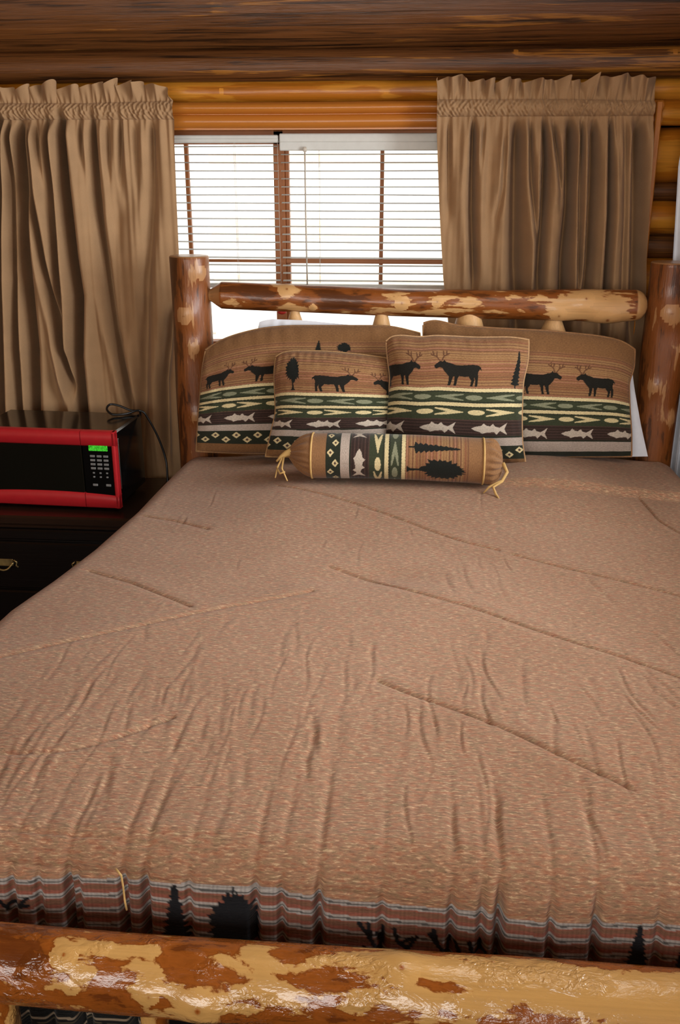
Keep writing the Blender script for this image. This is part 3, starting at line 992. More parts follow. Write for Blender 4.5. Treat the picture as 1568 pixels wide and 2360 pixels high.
def pillow(name, label, cat, group, top, right, bottom, left, y0, z0, tilt, thick, painter, mat, seed, n=300, pipe=None, wr=.004):
    """boundaries are picture polylines: top and bottom left to right, left and right top to bottom"""
    B = []
    for pl in (top, right, bottom, left):
        q = np.array([plane_pt(a, b, y0, z0, tilt)[0] for a, b in pl])
        B.append(poly_at(q, n))
    nrm = plane_pt(0, 0, y0, z0, tilt)[1]
    T_, R_, Bo, L_ = B
    u = np.linspace(0, 1, n)[None, :, None]; v = np.linspace(0, 1, n)[:, None, None]
    P = (1 - v) * T_[None] + v * Bo[None] + (1 - u) * L_[:, None] + u * R_[:, None] \
        - ((1 - u) * (1 - v) * T_[0] + u * (1 - v) * T_[-1] + (1 - u) * v * Bo[0] + u * v * Bo[-1])
    U, V = np.linspace(-1, 1, n)[None, :], np.linspace(-1, 1, n)[:, None]
    prof = (np.clip(1 - np.abs(U) ** 2.4, 0, 1) ** .55) * (np.clip(1 - np.abs(V) ** 2.4, 0, 1) ** .55)
    ctr = P[n // 2, n // 2]
    wn = Wob(seed, 6, 1.0, 3.5); wl = Wob(seed + 1, 5, 2, 7)
    rim = np.minimum(1 - np.abs(U), 1 - np.abs(V))
    disp = thick * .62 * prof + wr * wn(P[..., 0] * 1.5, P[..., 2] * 1.5) * np.clip(rim * 6, 0, 1) + wr * .9 * wl(U * 1.3 + 0 * V, V * .25) * np.exp(-rim * 5) * np.clip(rim * 20, 0, 1)
    front = P + nrm * disp[..., None]
    col = painter(np.broadcast_to((U + 1) / 2, (n, n)), np.broadcast_to((V + 1) / 2, (n, n)))
    col = np.concatenate((col, np.ones((n, n, 1))), -1)
    root = props(empty(name, tuple(ctr)), label, cat, group)
    m = MB()
    fab = np.stack((P[..., 0], P[..., 2], 0 * P[..., 0]), -1)
    m.grid(front[::-1], fab=fab[::-1], col=col[::-1])
    ix = np.unique(np.concatenate((np.arange(0, n, 6), (n - 1,))))
    back = (P - nrm * (thick * .22 * prof)[..., None])[np.ix_(ix, ix)]
    m.grid(back, fab=fab[np.ix_(ix, ix)], col=np.broadcast_to(np.array((*CL['plain'], 1)) if pipe is not None else col[0, 0], back.shape[:2] + (4,)))
    local(m.build('pillow_cover', mat), root)
    if pipe is not None:
        m = MB()
        loop = np.concatenate((P[0, :-1:5], P[:-1:5, -1], P[-1, ::-5], P[::-5, 0]))
        loop = loop[np.concatenate(((True,), np.linalg.norm(np.diff(loop, axis=0), axis=1) > 1e-4))]
        m.tube(loop, .0032, 8, caps=False)
        k = len(m.v[0])
        m.at['col'] = [np.tile(np.array((*lin(*pipe), 1)), (k, 1))]
        local(m.build('seam_piping', mat), root)
    return root


def painter(xl, xr, vmap, per, ph, motifs, tiltpx=0., dper=50., stripes=(-113, 0)):
    vs, fs = zip(*vmap)

    def f(u, v):
        fx = xl + u * (xr - xl)
        fy = np.interp(v, vs, fs) - tiltpx * (u - .5)
        return design(fx, fy, per, ph, motifs, stripes, dper)
    return f


def white(u, v):
    return np.broadcast_to(lin(238, 242, 250), u.shape + (3,))


def vm(top, bot, pts):
    o = [((y - top) / (bot - top), f) for y, f in pts]
    a, b = o[0], o[1]
    o = [(0, a[1] + (0 - a[0]) * (b[1] - a[1]) / (b[0] - a[0]))] * (a[0] > 0) + o
    return o


PC = 'lodge print cushions on the bed'
# white sleeping pillows behind the shams
pillow('sleeping_pillow', 'white sleeping pillow showing along the top behind the left patterned sham', 'pillow', 'white sleeping pillows',
       [(598, 742), (615, 735), (700, 738), (800, 748), (965, 765)], [(965, 765), (968, 900), (965, 1040)], [(520, 1040), (965, 1040)], [(598, 742), (585, 800), (520, 1040)],
       -.082, .69, 3, .036, white, M['whitecotton'], 31, 90, None)
pillow('sleeping_pillow', 'white sleeping pillow showing at the right edge beside the right headboard post', 'pillow', 'white sleeping pillows',
       [(1060, 770), (1300, 775), (1434, 785), (1452, 800)], [(1452, 800), (1462, 890), (1478, 980), (1494, 1052)], [(1060, 1055), (1300, 1055), (1494, 1052)], [(1060, 770), (1060, 1055)],
       -.082, .69, 3, .036, white, M['whitecotton'], 32, 120, None)

pillow('pillow_sham', 'wide patterned pillow sham at the left, leaning by the left headboard post', 'pillow', PC,
       [(474, 806), (500, 788), (540, 772), (600, 757), (660, 751), (800, 751), (900, 751), (968, 768)], [(968, 768), (972, 900), (968, 1046)], [(452, 1040), (560, 1046), (968, 1052)], [(474, 806), (466, 850), (458, 950), (452, 1040)],
       -.138, .69, 6, .10,
       painter(452, 968, vm(751, 1046, [(751, -150), (785, -113), (875, 0), (904, 32), (970, 110), (985, 128), (1020, 164), (1046, 195)]), 104, (532, 533, 521),
               [('elk', 470, 540, -72, -6, True), ('elk', 567, 655, -72, -6, False), ('pine', 724, 748, -116, -75, False), ('round', 776, 812, -112, -75, False), ('elk', 850, 930, -72, -6, True)], 0, 50),
       M['pillow'], 41, 320, (150, 112, 74))
pillow('pillow_sham', 'wide patterned pillow sham at the right with two facing elk and bare tan top', 'pillow', PC,
       [(976, 745), (985, 737), (1010, 737), (1045, 750), (1150, 757), (1260, 762), (1380, 774), (1440, 786), (1464, 806)], [(1464, 806), (1462, 850), (1450, 880), (1452, 940), (1456, 1000), (1456, 1052)], [(976, 1050), (1200, 1052), (1456, 1052)], [(976, 745), (978, 900), (976, 1050)],
       -.138, .69, 6, .10,
       painter(976, 1458, vm(757, 1055, [(760, -165), (802, -113), (906, 0), (938, 32), (1013, 110), (1040, 128), (1060, 132)]), 105, (1302, 1300, 1291),
               [('elk', 1200, 1290, -84, -6, True), ('elk', 1328, 1413, -84, -6, False), ('pine', 1100, 1125, -86, -4, False)], 0, 50),
       M['pillow'], 43, 320, (160, 116, 76))
pillow('throw_pillow', 'small square throw pillow at the left with round tree and walking elk', 'cushion', PC,
       [(636, 822), (650, 812), (680, 808), (760, 810), (840, 818), (896, 826)], [(896, 826), (905, 920), (900, 1040)], [(612, 1052), (700, 1056), (900, 1050)], [(636, 822), (632, 860), (636, 950), (612, 1052)],
       -.235, .69, 9, .12,
       painter(628, 904, vm(809, 1054, [(809, -118), (820, -100), (902, 0), (931, 32), (988, 110), (1003, 128), (1038, 164), (1054, 185)]), 112, (728, 729, 712),
               [('round', 660, 696, -100, -6, False), ('elk', 728, 828, -72, -4, True), ('elk', 866, 950, -66, 6, False)], 6, 50),
       M['pillow'], 45, 300, (176, 138, 92))
pillow('throw_pillow', 'square throw pillow in the middle with elk and narrow pine at its right edge', 'cushion', PC,
       [(890, 786), (900, 774), (930, 773), (970, 778), (1000, 773), (1100, 778), (1180, 777), (1219, 783)], [(1219, 783), (1218, 830), (1206, 880), (1203, 960), (1204, 1020), (1212, 1068)], [(884, 1062), (1000, 1060), (1120, 1066), (1212, 1068)], [(890, 786), (894, 830), (900, 870), (894, 930), (884, 1062)],
       -.25, .69, 8, .13,
       painter(890, 1210, vm(776, 1064, [(776, -118), (782, -108), (889, 0), (922, 32), (1000, 110), (1019, 128), (1052, 164), (1064, 178)]), 119, (981, 974, 970),
               [('elk', 880, 965, -80, -4, True), ('elk', 1001, 1101, -80, -4, False), ('pine', 1176, 1200, -86, 2, False)], 0, 50),
       M['pillow'], 47, 320, (196, 156, 112))

# bolster
BY, BR = -.432, .072
bl_ = at(690, 1062, Y=BY); br_ = at(1140, 1070, Y=BY)
bz = .767
root = props(empty('bolster_pillow', (float((bl_[0] + br_[0]) / 2), BY, bz)), 'round bolster cushion with tied ends lying in front of the throw pillows', 'cushion', PC)
na, ns = 260, 420
px_ = np.linspace(664, 1158, ns)
xs = np.array([at(p, 1062, Y=BY)[0] for p in px_])
e0 = np.clip((px_ - 664) / 62, 0, 1); e1 = np.clip((1158 - px_) / 30, 0, 1)
rad = BR * np.minimum(.10 + .90 * np.sin(e0 * math.pi / 2) ** .85, .34 + .66 * np.sin(e1 * math.pi / 2) ** .6)
a = np.linspace(0, 2 * math.pi, na, endpoint=False)
gathers = np.maximum(np.exp(-((px_ - 676) / 30) ** 2), np.exp(-((px_ - 1146) / 18) ** 2))
R2 = rad[:, None] * (1 + .10 * gathers[:, None] * np.sin(17 * a + 1.3 * np.sin(3 * a))[None] + .012 * Wob(77, 6, .8, 3)(xs[:, None] * 3, a[None] / 6.28))
squash = np.where(np.sin(a) < 0, .90, 1.0)
cz = bz + .008 * np.sin((px_ - 664) / 494 * math.pi) - .006 * (px_ - 664) / 494 + .012 * (1 - e0)
# a=0 faces the viewer (-y), positive angles upwards
P = np.stack(np.broadcast_arrays(xs[:, None] + 0 * a, BY - R2 * np.cos(a)[None], cz[:, None] + R2 * np.sin(a)[None] * squash), -1)
vs = [664, 755, 788, 808, 853, 888, 897, 926, 935, 1082, 1158]
fs = [262, 164, 128, 110, 70, 40, 32, 8, 0, -113, -180]
FYb = np.interp(px_, vs, fs)[:, None] + 0 * a[None]
FXb = (np.where(a > math.pi, a - 2 * math.pi, a) * 57)[None] + 0 * px_[:, None]
C = design(-FXb, FYb, 112., (2., 26., -36.), [], (-113, 0), 52., 'tan')
XX = np.broadcast_to(px_[:, None], FXb.shape)
put(C, inpoly((XX - 942) / 118, (FXb - 44) / 34 + .5, [(b, a_) for a_, b in PINE]), 'dark')
put(C, inpoly((XX - 938) / 140, (FXb + 12) / 64 + .5, [(b, a_) for a_, b in ROUND]), 'dark')
col = np.concatenate((C, np.ones(C.shape[:2] + (1,))), -1)
m = MB()
m.grid(P, True, fab=np.stack((FXb / 700, XX / 700, 0 * XX), -1), col=col)
for i_, sgn in ((0, -1), (-1, 1)):      # gathered end discs
    c_ = P[i_].mean(0)
    D_ = np.stack((P[i_], c_ + (P[i_] - c_) * .05 - np.array((sgn * .012, 0, 0))))
    if sgn < 0: D_ = D_[::-1]
    m.grid(D_, True, fab=np.broadcast_to(c_, D_.shape), col=np.broadcast_to(np.array((*CL['tan'], 1)), D_.shape[:2] + (4,)))
local(m.build('bolster_cover', M['pillow']), root)
for pxx in (722, 1113):
    k = int(np.argmin(np.abs(px_ - pxx)))
    m = MB(); ring = P[k].copy(); cc = ring.mean(0); ring = cc + (ring - cc) * 1.015
    m.tube(np.concatenate((ring[::4], ring[:5:4])), .0030, 8, caps=False)
    o = m.build('cream_piping', M['tie']); local(o, root)
m = MB()
g0 = np.array((xs[0], BY - .01, cz[0]))
m.tube([g0 + (.012, 0, .006), g0 + (-.004, -.004, .002), g0 + (-.018, -.010, -.006), g0 + (-.032, -.016, -.020)], (.014, .010, .006, .003), 10)
m.tube([g0 + (-.012, -.01, -.004), g0 + (-.026, -.03, -.032), g0 + (-.032, -.05, -.062)], (.004, .003, .002), 7)
m.tube([g0 + (-.010, -.01, -.004), g0 + (-.012, -.04, -.035), g0 + (.008, -.07, -.064)], (.004, .003, .002), 7)
m.tube([g0 + (-.030, -.03, -.034), g0 + (-.016, -.05, -.048), g0 + (-.002, -.055, -.040)], .003, 7)
o = m.build('cord_tie', M['tie']); o['label'] = 'tan cord tie at the gathered left end'; local(o, root)
m = MB()
g1 = np.array((xs[-1], BY - .03, cz[-1] - .01))
m.tube([g1 + (.0, 0, .02), g1 + (.012, -.02, -.002), g1 + (-.004, -.045, -.022), g1 + (-.03, -.055, -.038), g1 + (-.022, -.07, -.056), g1 + (-.014, -.085, -.062)], (.006, .005, .005, .004, .004, .002), 8)
m.tube([g1 + (-.004, -.045, -.022), g1 + (-.042, -.050, -.040), g1 + (-.058, -.055, -.058)], (.005, .004, .002), 8)
o = m.build('cord_tie', M['tie']); o['label'] = 'tan cord tie at the right end'; local(o, root)

# ------------------------------------------------------------------ comforter
ZT = .652
FEDGE = -2.075      # where the cover turns down at the foot
na_, nb_ = 620, 380
# across: sheet coordinate a in metres from the centre line; along: b from the head
HW = lambda y: np.interp(-y, (.0, .1, .59, .9, 1.12, 1.29, 1.6, 2.1), (.828, .838, .862, .891, .929, .966, .99, .98))        # half width where it turns over the left edge
s_top = np.linspace(-1, 1, na_)
side = np.linspace(0, 1, 60)[1:]
RAD = .085


def turn(arc, rad, flare):
    """position after turning over an edge by an arc length: (outward, down)"""
    th = np.clip(arc / rad, 0, math.pi / 2)
    out = rad * np.sin(th); dn = rad * (1 - np.cos(th))
    ex = np.maximum(arc - rad * math.pi / 2, 0)
    return out + ex * flare, dn + ex * (1 - flare * flare * .5)


arcs = np.concatenate((-(.52 * side)[::-1], np.zeros(na_), .52 * side))
tops = np.concatenate((np.full(len(side), -1.), s_top, np.full(len(side), 1.)))
yb = np.linspace(-.072, FEDGE + .03, nb_)
fa = np.linspace(0, .50, 230)[1:]
yrow = np.concatenate((yb, np.full(len(fa), FEDGE + .03)))
farc = np.concatenate((np.zeros(nb_), fa))
hw = HW(yrow)[:, None] - RAD * .6
hw = np.where(tops[None, :] > 0, np.minimum(hw, .80 - RAD * .25), hw)
o_, d_ = turn(np.abs(arcs), RAD, .16)
X = tops[None, :] * hw + np.sign(arcs)[None, :] * o_[None, :]
fo, fd = turn(farc, .06, .0)
Y = yrow[:, None] - fo[:, None] + 0 * X
Z = ZT - np.maximum(d_[None, :], fd[:, None])
sl_ = np.array([at(p_, q_, Y=FEDGE - .01) for p_, q_ in ((0, 1950), (300, 1978), (500, 2000), (800, 2012), (1100, 2060), (1568, 2075))])
sband = np.exp(-((Z - np.interp(X, sl_[:, 0], sl_[:, 2])) / .0028) ** 2) * (farc > 0)[:, None]
on = (1 - np.clip(np.abs(arcs) / (RAD * 1.2), 0, 1))[None, :] * (1 - np.clip(farc / .06, 0, 1))[:, None]
# puffiness, crown and the raised fold near the pillows at the right
Z += .012 * (1 - (tops[None, :]) ** 2) * on * sstep(0, -.3, yrow)[:, None]
Z += .030 * sstep(1.0, .45, np.abs(tops))[None, :] * sstep(-1.05, -.45, yrow)[:, None] * on
Z += .007 * Wob(51, 7, .5, 1.6)(X, Y) * on
fold = sstep(.12, .30, X) * sstep(-.50, -.36, Y + .05 * np.sin(3 * X)) * sstep(.02, -.10, -Y - .06 + .0 * X)
fold = sstep(.10, .34, X) * sstep(-.435, -.395, Y + .02 * np.sin(4 * X))
Z += .022 * fold * on
Z -= .012 * np.exp(-(((X - .42) / .30) ** 2 + ((Y + .72) / .16) ** 2)) * on
Z -= .010 * np.exp(-(((X + .12) / .14) ** 2 + ((Y + 1.10) / .06) ** 2)) * on
# quilting seams
SE = [[(330, 1185), (400, 1200), (480, 1225)], [(205, 1310), (300, 1340), (440, 1400)], [(0, 1512), (200, 1470), (480, 1410), (640, 1383), (720, 1368)],
      [(640, 1140), (760, 1168), (900, 1205), (1060, 1255), (1150, 1275)], [(1180, 1283), (1300, 1312), (1430, 1340), (1568, 1374)], [(760, 1310), (830, 1330), (980, 1380), (1100, 1412), (1180, 1440), (1300, 1478), (1420, 1512), (1568, 1564)],
      [(870, 1575), (930, 1600), (1060, 1645), (1150, 1680), (1300, 1750), (1460, 1818)], [(0, 1728), (120, 1728), (200, 1716), (300, 1690), (400, 1655)], [(1470, 1150), (1520, 1200), (1568, 1225)],
      [(0, 1885), (200, 1900), (500, 1935)]]
Gd = np.full(X.shape, 9.0)
for pl in SE:
    q = np.array([at(px, py, Z=ZT + .005) for px, py in pl])[:, :2]
    q = poly_at(q, 24, 1)
    for (x0, y0), (x1, y1) in zip(q[:-1], q[1:]):
        dx, dy = x1 - x0, y1 - y0
        k = (X > min(x0, x1) - .1) & (X < max(x0, x1) + .1) & (Y > min(y0, y1) - .1) & (Y < max(y0, y1) + .1)
        xx, yy = X[k], Y[k]
        t_ = np.clip(((xx - x0) * dx + (yy - y0) * dy) / (dx * dx + dy * dy), 0, 1)
        Gd[k] = np.minimum(Gd[k], np.hypot(xx - x0 - t_ * dx, yy - y0 - t_ * dy))
Z += (-.0055 * np.exp(-(Gd / .0036) ** 2) + .0016 * np.exp(-((Gd - .028) / .022) ** 2)) * on
# creases running down the bed, stronger towards the foot, plus slanted creases at the right
rc = np.random.RandomState(91)
ZC_ = np.zeros(X.shape)
for i_ in range(260):
    yc = rc.choice((rc.uniform(-2.03, -1.55), rc.uniform(-1.9, -.55)))
    xc = rc.uniform(-.8, .8)
    if yc > -1.35 and xc < 0 and rc.rand() < .65: continue
    ln = rc.uniform(.03, .11); wd = rc.uniform(.003, .007); dp = rc.uniform(.0005, .0019)
    sl = rc.normal(0, .05) + (-.38 * max(xc - .05, 0) / .75 if yc > -1.7 else 0)
    k = (np.abs(Y - yc) < 3 * ln) & (np.abs(X - xc) < .2)
    ey = (Y[k] - yc) / ln; ex = X[k] - xc - sl * (Y[k] - yc) - .006 * np.sin((Y[k] - yc) * 25 + i_)
    ZC_[k] -= dp * np.exp(-ey ** 4) * (np.exp(-(ex / wd) ** 2) - .55 * np.exp(-((ex - 2.1 * wd) / (1.6 * wd)) ** 2)) * (1 if yc < -1.5 else .75)
Z += ZC_ * on
Z -= .016 * sstep(-1.75, -2.05, yrow)[:, None] * (1 + 0 * X)
# upright gathers on the drop at the foot
gpx = [(40, .6), (100, .5), (165, 1.2), (185, .6), (290, 1.0), (340, 1.1), (440, .5), (590, .8), (650, .5), (735, 1.1), (880, .4), (1040, .6), (1110, .6), (1150, 1.4), (1270, .6), (1375, .9), (1520, .4)]
G = np.zeros(X.shape)
for p_, amp in gpx:
    x0 = at(p_, 2130, Y=FEDGE - .03)[0]
    G += amp * np.exp(-((X - x0) / .0058) ** 2)
for x0 in (-.78, -.72, .40, .47, .55, .61, .70):
    G += .9 * np.exp(-((X - x0) / .012) ** 2)
ga = sstep(.03, .12, farc)[:, None]
Y += .022 * G * ga + .004 * sband; Z -= .003 * sband
Z -= .004 * G * (sstep(-1.82, -2.04, yrow)[:, None] * (1 - ga)) * np.abs(on)
Y -= .012 * sstep(.05, .3, farc)[:, None] + .010 * Wob(61, 6, 1.5, 4)(X, 0) * ga
# upright waves of the side drops
sw = np.clip(np.abs(arcs) / .35, 0, 1)[None, :] * (1 - np.clip(farc / .05, 0, 1))[:, None]
X += np.sign(arcs)[None, :] * sw * .018 * Wob(63, 6, 1.2, 3.5)(Y, 0)
# ---- border design on the foot drop
drop = farc[:, None] + 0 * X
C = np.zeros(X.shape + (4,))
pb = np.array([at(p_, q_, Y=FEDGE - .03) for p_, q_ in ((0, 2022), (300, 2030), (640, 2052), (784, 2072), (1100, 2105), (1300, 2125), (1568, 2128))])
zb = np.interp(X, pb[:, 0], pb[:, 2])
isdrop = (drop > .02) & (Z < zb)
dz = zb - Z
pl_ = {k: lin(*v) for k, v in dict(base=(150, 92, 76), base2=(128, 92, 72), light=(176, 170, 164), grey=(92, 92, 90), navy=(26, 28, 32), blk=(18, 19, 18)).items()}
c3 = np.empty(X.shape + (3,)); c3[:] = pl_['base']
ph_ = (dz % .0262) / .0262
put(c3, (ph_ > .45) & (ph_ < .75), pl_['base2'])
put(c3, (ph_ < .16), pl_['light']); put(c3, (ph_ > .16) & (ph_ < .26), pl_['grey']); put(c3, (ph_ > .26) & (ph_ < .36), pl_['light'])
th = (np.sin(X * 900) * .5 + .5) * .25
c3 *= (1 - th)[..., None]
FP = FEDGE - .035


def motif(kind, x0, y0, x1, y1, flip=False, c='navy'):
    p = at(x0, y1, Y=FP); q = at(x1, y0, Y=FP)
    U_ = (X - p[0]) / (q[0] - p[0]); V_ = (Z - p[2]) / (q[2] - p[2])
    if flip: U_ = 1 - U_
    put(c3, inpoly(U_, V_, kind) & isdrop, pl_[c])


motif(PINE, 368, 2045, 445, 2185); motif(ROUND, 484, 2052, 604, 2230); motif(PINE, 1432, 2140, 1512, 2240)
motif(PINE, 1545, 2160, 1600, 2250)
for line in ([(18, 2085), (40, 2090), (66, 2086)], [(40, 2090), (62, 2070)], [(0, 2076), (20, 2094)],
             [(828, 2130), (850, 2160), (870, 2190)], [(848, 2132), (856, 2162)], [(868, 2155), (880, 2180), (876, 2200)], [(880, 2178), (884, 2146)],
             [(908, 2146), (918, 2175), (940, 2190)], [(920, 2178), (948, 2168)], [(940, 2190), (960, 2166)],
             [(992, 2160), (1010, 2185), (1030, 2205)], [(1010, 2186), (1000, 2150)], [(1030, 2204), (1036, 2176)], [(1050, 2178), (1062, 2204)],
             [(1066, 2205), (1090, 2200), (1118, 2196)], [(1090, 2202), (1082, 2176)], [(1104, 2198), (1106, 2180)]):
    q = [at(a_, b_, Y=FP)[[0, 2]] for a_, b_ in line]
    put(c3, inline(X, Z, [tuple(v) for v in q], .0032) & isdrop, pl_['navy'])
motif(ELK, 690, 2120, 880, 2340, True); motif(ELK, 1040, 2150, 1240, 2350, False)
low = Z < .455
put(c3, low & isdrop, pl_['blk'])

zz_ = (.45 - Z - .02 * X) % .034
put(c3, low & isdrop & (zz_ < .0045), lin(150, 132, 110)); put(c3, low & isdrop & (zz_ > .010) & (zz_ < .012), lin(90, 80, 60))
C[..., :3] = c3
C[..., 3] = isdrop
fabx = np.cumsum(np.concatenate((np.zeros((len(X), 1)), np.hypot(np.diff(X, axis=1), 0) + 1e-5), 1), 1)
fabx = X + np.sign(arcs)[None, :] * d_[None, :]
faby = yrow[:, None] - drop
m = MB()
PP = np.stack((X, Y, Z), -1)
m.grid(PP, fab=np.stack((fabx, faby, 0 * X), -1), col=C)
props(m.build('comforter', M['comforter']), 'tan heathered quilted comforter covering the log bed with tree border at the foot', 'comforter')

p = at(283, 2030, Y=FEDGE - .045)
m = MB()
m.tube([at(268, 2008, Z=ZT) + (0, 0, .004), at(280, 2022, Z=ZT - .004) + (0, 0, .003), p + (.002, -.006, -.005), p + (.004, -.010, -.028), p + (.005, -.008, -.046)], .0016, 6)
props(m.build('loose_thread', M['tie']), 'loose straw coloured thread hanging on the comforter edge at the foot', 'thread')

# ------------------------------------------------------------------ chest and microwave
NX0, NX1, NYF, NYB, NZ = -1.80, -.955, -.325, .12, .512
chest = props(empty('bedside_chest', ((NX0 + NX1) / 2, (NYF + NYB) / 2, 0)), 'near black wooden bedside chest of drawers under the microwave', 'chest of drawers')
m = MB(); m.box(NX0, NX1, NYF - .012, NYB, NZ - .032, NZ, .006)
m.box(NX0 + .004, NX1 - .004, NYF - .006, NYB - .004, NZ - .045, NZ - .032, .004)
local(m.build('top', M['chesttop']), chest)
m = MB(); m.box(NX0 + .012, NX1 - .012, NYF + .012, NYB - .01, .05, NZ - .045)
m.box(NX0 + .005, NX1 - .005, NYF + .02, NYB - .01, 0, .06)
local(m.build('carcass', M['darkwood']), chest)
for k, (z0, z1) in enumerate(((.425, .462), (.245, .415), (.065, .235))):
    m = MB(); m.box(NX0 + .03, NX1 - .03, NYF - .006, NYF + .012, z0, z1, .005)
    d = m.build('drawer', M['darkwood']); local(d, chest)
    if k == 0: continue
    for hx in (at(12, 1312, Y=NYF - .01)[0], at(196, 1305, Y=NYF - .01)[0]):
        hz = (z0 + z1) / 2 + .01 - (.06 if k == 2 else 0)
        m = MB()
        m.box(hx - .030, hx + .030, NYF - .009, NYF - .006, hz - .012, hz + .014, .002)
        for s_ in (-1, 1):
            m.tube([(hx + s_ * .030, NYF - .006, hz), (hx + s_ * .030, NYF - .020, hz)], .005, 10)
            m.tube([(hx + s_ * .034, NYF - .010, hz + .012), (hx + s_ * .044, NYF - .010, hz + .004), (hx + s_ * .040, NYF - .010, hz - .008), (hx + s_ * .048, NYF - .010, hz - .014)], .003, 8)
        th_ = np.linspace(-1, 1, 14)
        m.tube([(hx + .030 * a_, NYF - .020 - .006 * (1 - a_ * a_), hz - .020 * (1 - abs(a_) ** 2.5)) for a_ in th_], .0032, 8)
        h = m.build('handle', M['brass'])
        h.parent = d; h.matrix_parent_inverse = Matrix.Translation(chest.location).inverted() if False else Matrix.Identity(4)
        h.matrix_parent_inverse = (chest.matrix_basis @ d.matrix_parent_inverse).inverted()

MW, MH, MD = .50, .266, .285
mrt = at(269, 1080, Y=-.275)
mx1 = float(mrt[0])
mz0 = .524
mic = props(empty('microwave', (mx1, -.275, NZ)), 'black microwave oven with red front standing on the dark chest', 'microwave')
ang = math.radians(-3)


def mloc(o, par=None):
    o.parent = par or mic
    return o


z0 = mz0 - NZ
m = MB(); m.box(-MW + .004, -.004, .028, MD, z0 + .004, z0 + MH - .004, .006)
mloc(m.build('body', M['black']))
for x in (-MW + .05, -.05):
    for y in (.06, MD - .04):
        m = MB(); m.box(x - .015, x + .015, y - .015, y + .015, 0, z0 + .004, .003)
        mloc(m.build('foot', M['blacksat']))
# red front: frame with arched lower edge
m = MB()
CX = -.118      # seam between door and control panel


def frontpiece(x0, x1):
    xs_ = np.linspace(x0, x1, 40)
    arch = .047 + .010 * (1 - ((xs_ + MW / 2) / (MW / 2)) ** 2)
    for (lo, hi) in ((np.full(40, z0), z0 + arch), (np.full(40, z0 + MH - .050), np.full(40, z0 + MH))):
        ring = []
        for yy, dz_ in ((.030, 0), (.006, 0), (0, .005), (0, -1), (.006, -2), (.030, -2)):
            zz_ = lo if dz_ == 0 else lo + .005 if dz_ == .005 else hi - .005 if dz_ == -1 else hi
            ring.append(np.stack((xs_, np.full(40, yy), zz_), -1))
        P_ = np.stack(ring, 0)
        m.grid(P_)
        for e in (0, -1):
            c_ = P_[:, e].mean(0)
            m.grid(np.stack((P_[:, e], c_ + (P_[:, e] - c_) * .01)), smooth=False)


frontpiece(-MW, CX - .001); frontpiece(CX + .001, 0)
m.box(-.014, 0, 0, .03, z0, z0 + MH, .004); m.box(-MW, -MW + .014, 0, .03, z0, z0 + MH, .004)
mloc(m.build('red_front', M['red']))
m = MB(); m.box(-MW + .012, CX - .001, .004, .028, z0 + .035, z0 + MH - .048, .003)
dg = m.build('door_glass', M['ovenglass']); mloc(dg)
m = MB(); m.box(CX + .001, -.012, .004, .028, z0 + .035, z0 + MH - .048, .003)
pn = m.build('control_panel', M['black']); mloc(pn)
m = MB(); m.box(-.093, -.028, .002, .006, z0 + .200, z0 + .222, .001)
dsp = m.build('display', M['display']); mloc(dsp, pn); dsp['label'] = 'green lit display'
rows_ = [(.182, 3, .0165, .0075), (.168, 3, .0165, .0075), (.154, 3, .0165, .0075), (.140, 3, .0165, .0075), (.124, 3, .007, .0055), (.110, 3, .007, .0055), (.082, 2, .017, .008)]
for zr, n_, w_, h_ in rows_:
    xsn = np.linspace(-.082, -.036, 3) if n_ == 3 else (-.080, -.034)
    for x in xsn:
        m = MB(); m.box(x - w_ / 2, x + w_ / 2, .0015, .006, z0 + zr - h_ / 2, z0 + zr + h_ / 2, .001)
        mloc(m.build('key', M['keys']), pn)
m = MB(); m.box(-.0035, -.0005, .034, .039, z0 + .06, z0 + MH - .03, .001)
mloc(m.build('side_trim', M['chrome']))
m = MB()
t_ = np.array([(-.02, MD + .012, z0 + MH - .05), (-.01, MD + .004, z0 + MH + .004), (-.045, MD - .04, z0 + MH + .003), (-.085, MD - .06, z0 + MH + .004), (-.112, MD - .045, z0 + MH + .018),
               (-.108, MD - .02, z0 + MH + .030), (-.08, MD - .01, z0 + MH + .024), (-.04, MD - .005, z0 + MH + .008), (.0, MD + .002, z0 + MH + .003), (.02, MD + .010, z0 + MH - .03), (.048, MD + .02, z0 + MH - .10), (.070, MD + .02, z0 + MH - .18), (.078, MD + .0, z0 + .02), (.082, MD - .01, .006)])
from mathutils import Vector as Vc
# smooth through the points
tt = np.linspace(0, len(t_) - 1, 140)
k0 = np.clip(tt.astype(int), 0, len(t_) - 2); fr_ = (tt - k0)[:, None]
pm = t_[np.clip(k0 - 1, 0, None)]; pa = t_[k0]; pb_ = t_[k0 + 1]; pc = t_[np.clip(k0 + 2, None, len(t_) - 1)]
cr = .5 * ((2 * pa) + (-pm + pb_) * fr_ + (2 * pm - 5 * pa + 4 * pb_ - pc) * fr_ ** 2 + (-pm + 3 * pa - 3 * pb_ + pc) * fr_ ** 3)
m.tube(cr, .0038, 10)
mloc(m.build('power_cord', M['cord']))
mic.rotation_euler = (0, 0, ang)

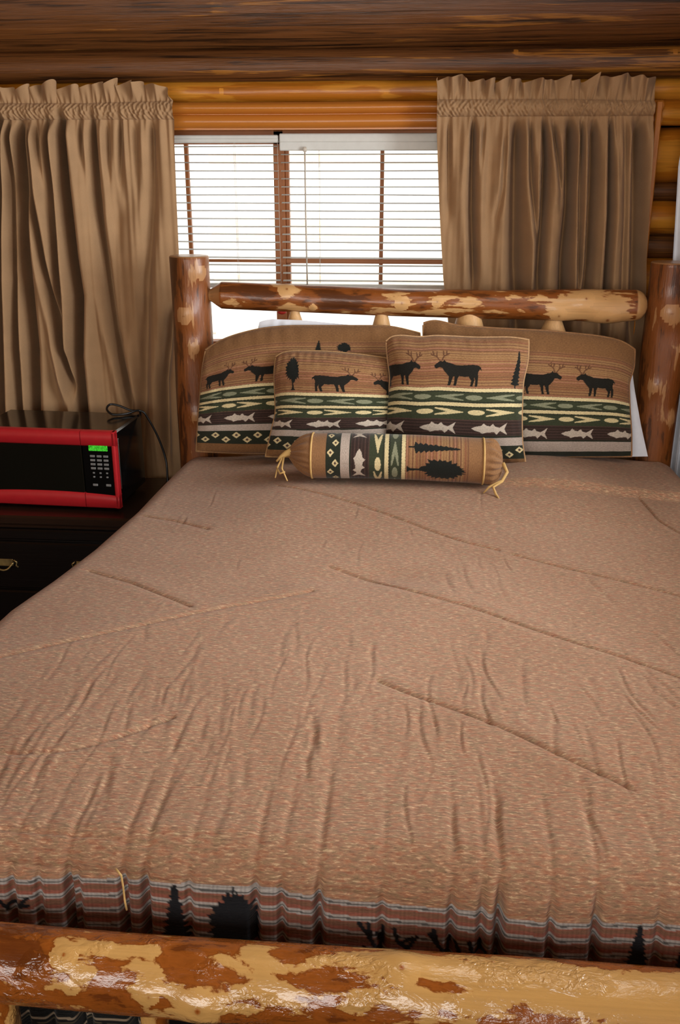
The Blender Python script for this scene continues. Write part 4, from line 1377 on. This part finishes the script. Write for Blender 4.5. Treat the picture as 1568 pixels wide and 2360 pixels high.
# ------------------------------------------------------------------ daylight and overhead fill
hb = MB()
hseq = [('w', .30), ('p', .10), ('w', .42), ('p', .06), ('w', .34), ('p', .16), ('w', .5), ('p', .08), ('w', .4), ('p', .2), ('w', .5), ('p', .1), ('w', .9)]
z_ = -.2
for i_, (k_, h_) in enumerate(hseq):
    hb.box(-3.6 + (0 if k_ == 'w' else 1.6), 9, 6.0 - .02 * (i_ % 2), 6.2, z_, z_ + h_, 0, 0 if k_ == 'w' else 1)
    z_ += h_
props(hb.build('house_exterior', [plain('pale_siding', (250, 246, 238), .8, .2, 0, .02), plain('peach_siding', (250, 226, 196), .8, .2, 0, .02)]), 'pale sunlit siding of the house outside, seen through the window blinds', 'house')
sd = bpy.data.lights.new('sun', 'SUN'); sd.energy = 4.5; sd.angle = .01; sd.color = (1, .95, .88)
so = bpy.data.objects.new('sun', sd); COL.objects.link(so); so.location = (0, -3, 6); so.rotation_euler = (math.radians(30), 0, math.radians(-8))
w = bpy.data.worlds.new('daylight'); scene.world = w
w.use_nodes = True
bg = w.node_tree.nodes['Background']
bg.inputs[0].default_value = (1.0, .985, .96, 1); bg.inputs[1].default_value = 1.9


def area(name, loc, rot, sx, sy, watts, col):
    l = bpy.data.lights.new(name, 'AREA'); l.shape = 'RECTANGLE'; l.size = sx; l.size_y = sy
    l.energy = watts; l.color = col
    o = bpy.data.objects.new(name, l); COL.objects.link(o); o.location = loc; o.rotation_euler = rot
    return o


area('daylight_side_window', (XR + .16, (ry0 + ry1) / 2, (rz0 + rz1) / 2), (0, math.radians(90), 0), 1.15, 1.85, 72, (.94, .97, 1.0))
area('daylight_front_opening', ((fx0 + fx1) / 2, YF - .10, (fz0 + fz1) / 2), (math.radians(90), 0, 0), 2.6, 1.3, 56, (1.0, .95, .88))
area('overhead_fill', (.35, -1.5, ZC - .04), (0, 0, 0), .9, .9, 9, (1.0, .90, .78))  # added soft fill that brightens the bed top from above, no real fixture

v = scene.view_settings
scene.display_settings.display_device = 'sRGB'
v.view_transform = 'Standard'; v.look = 'None'; v.gamma = 1; v.exposure = -0.22; v.use_curve_mapping = False
scene.cycles.use_denoising = True
scene.cycles.max_bounces = 6
scene.cycles.diffuse_bounces = 2
scene.cycles.sample_clamp_indirect = 6
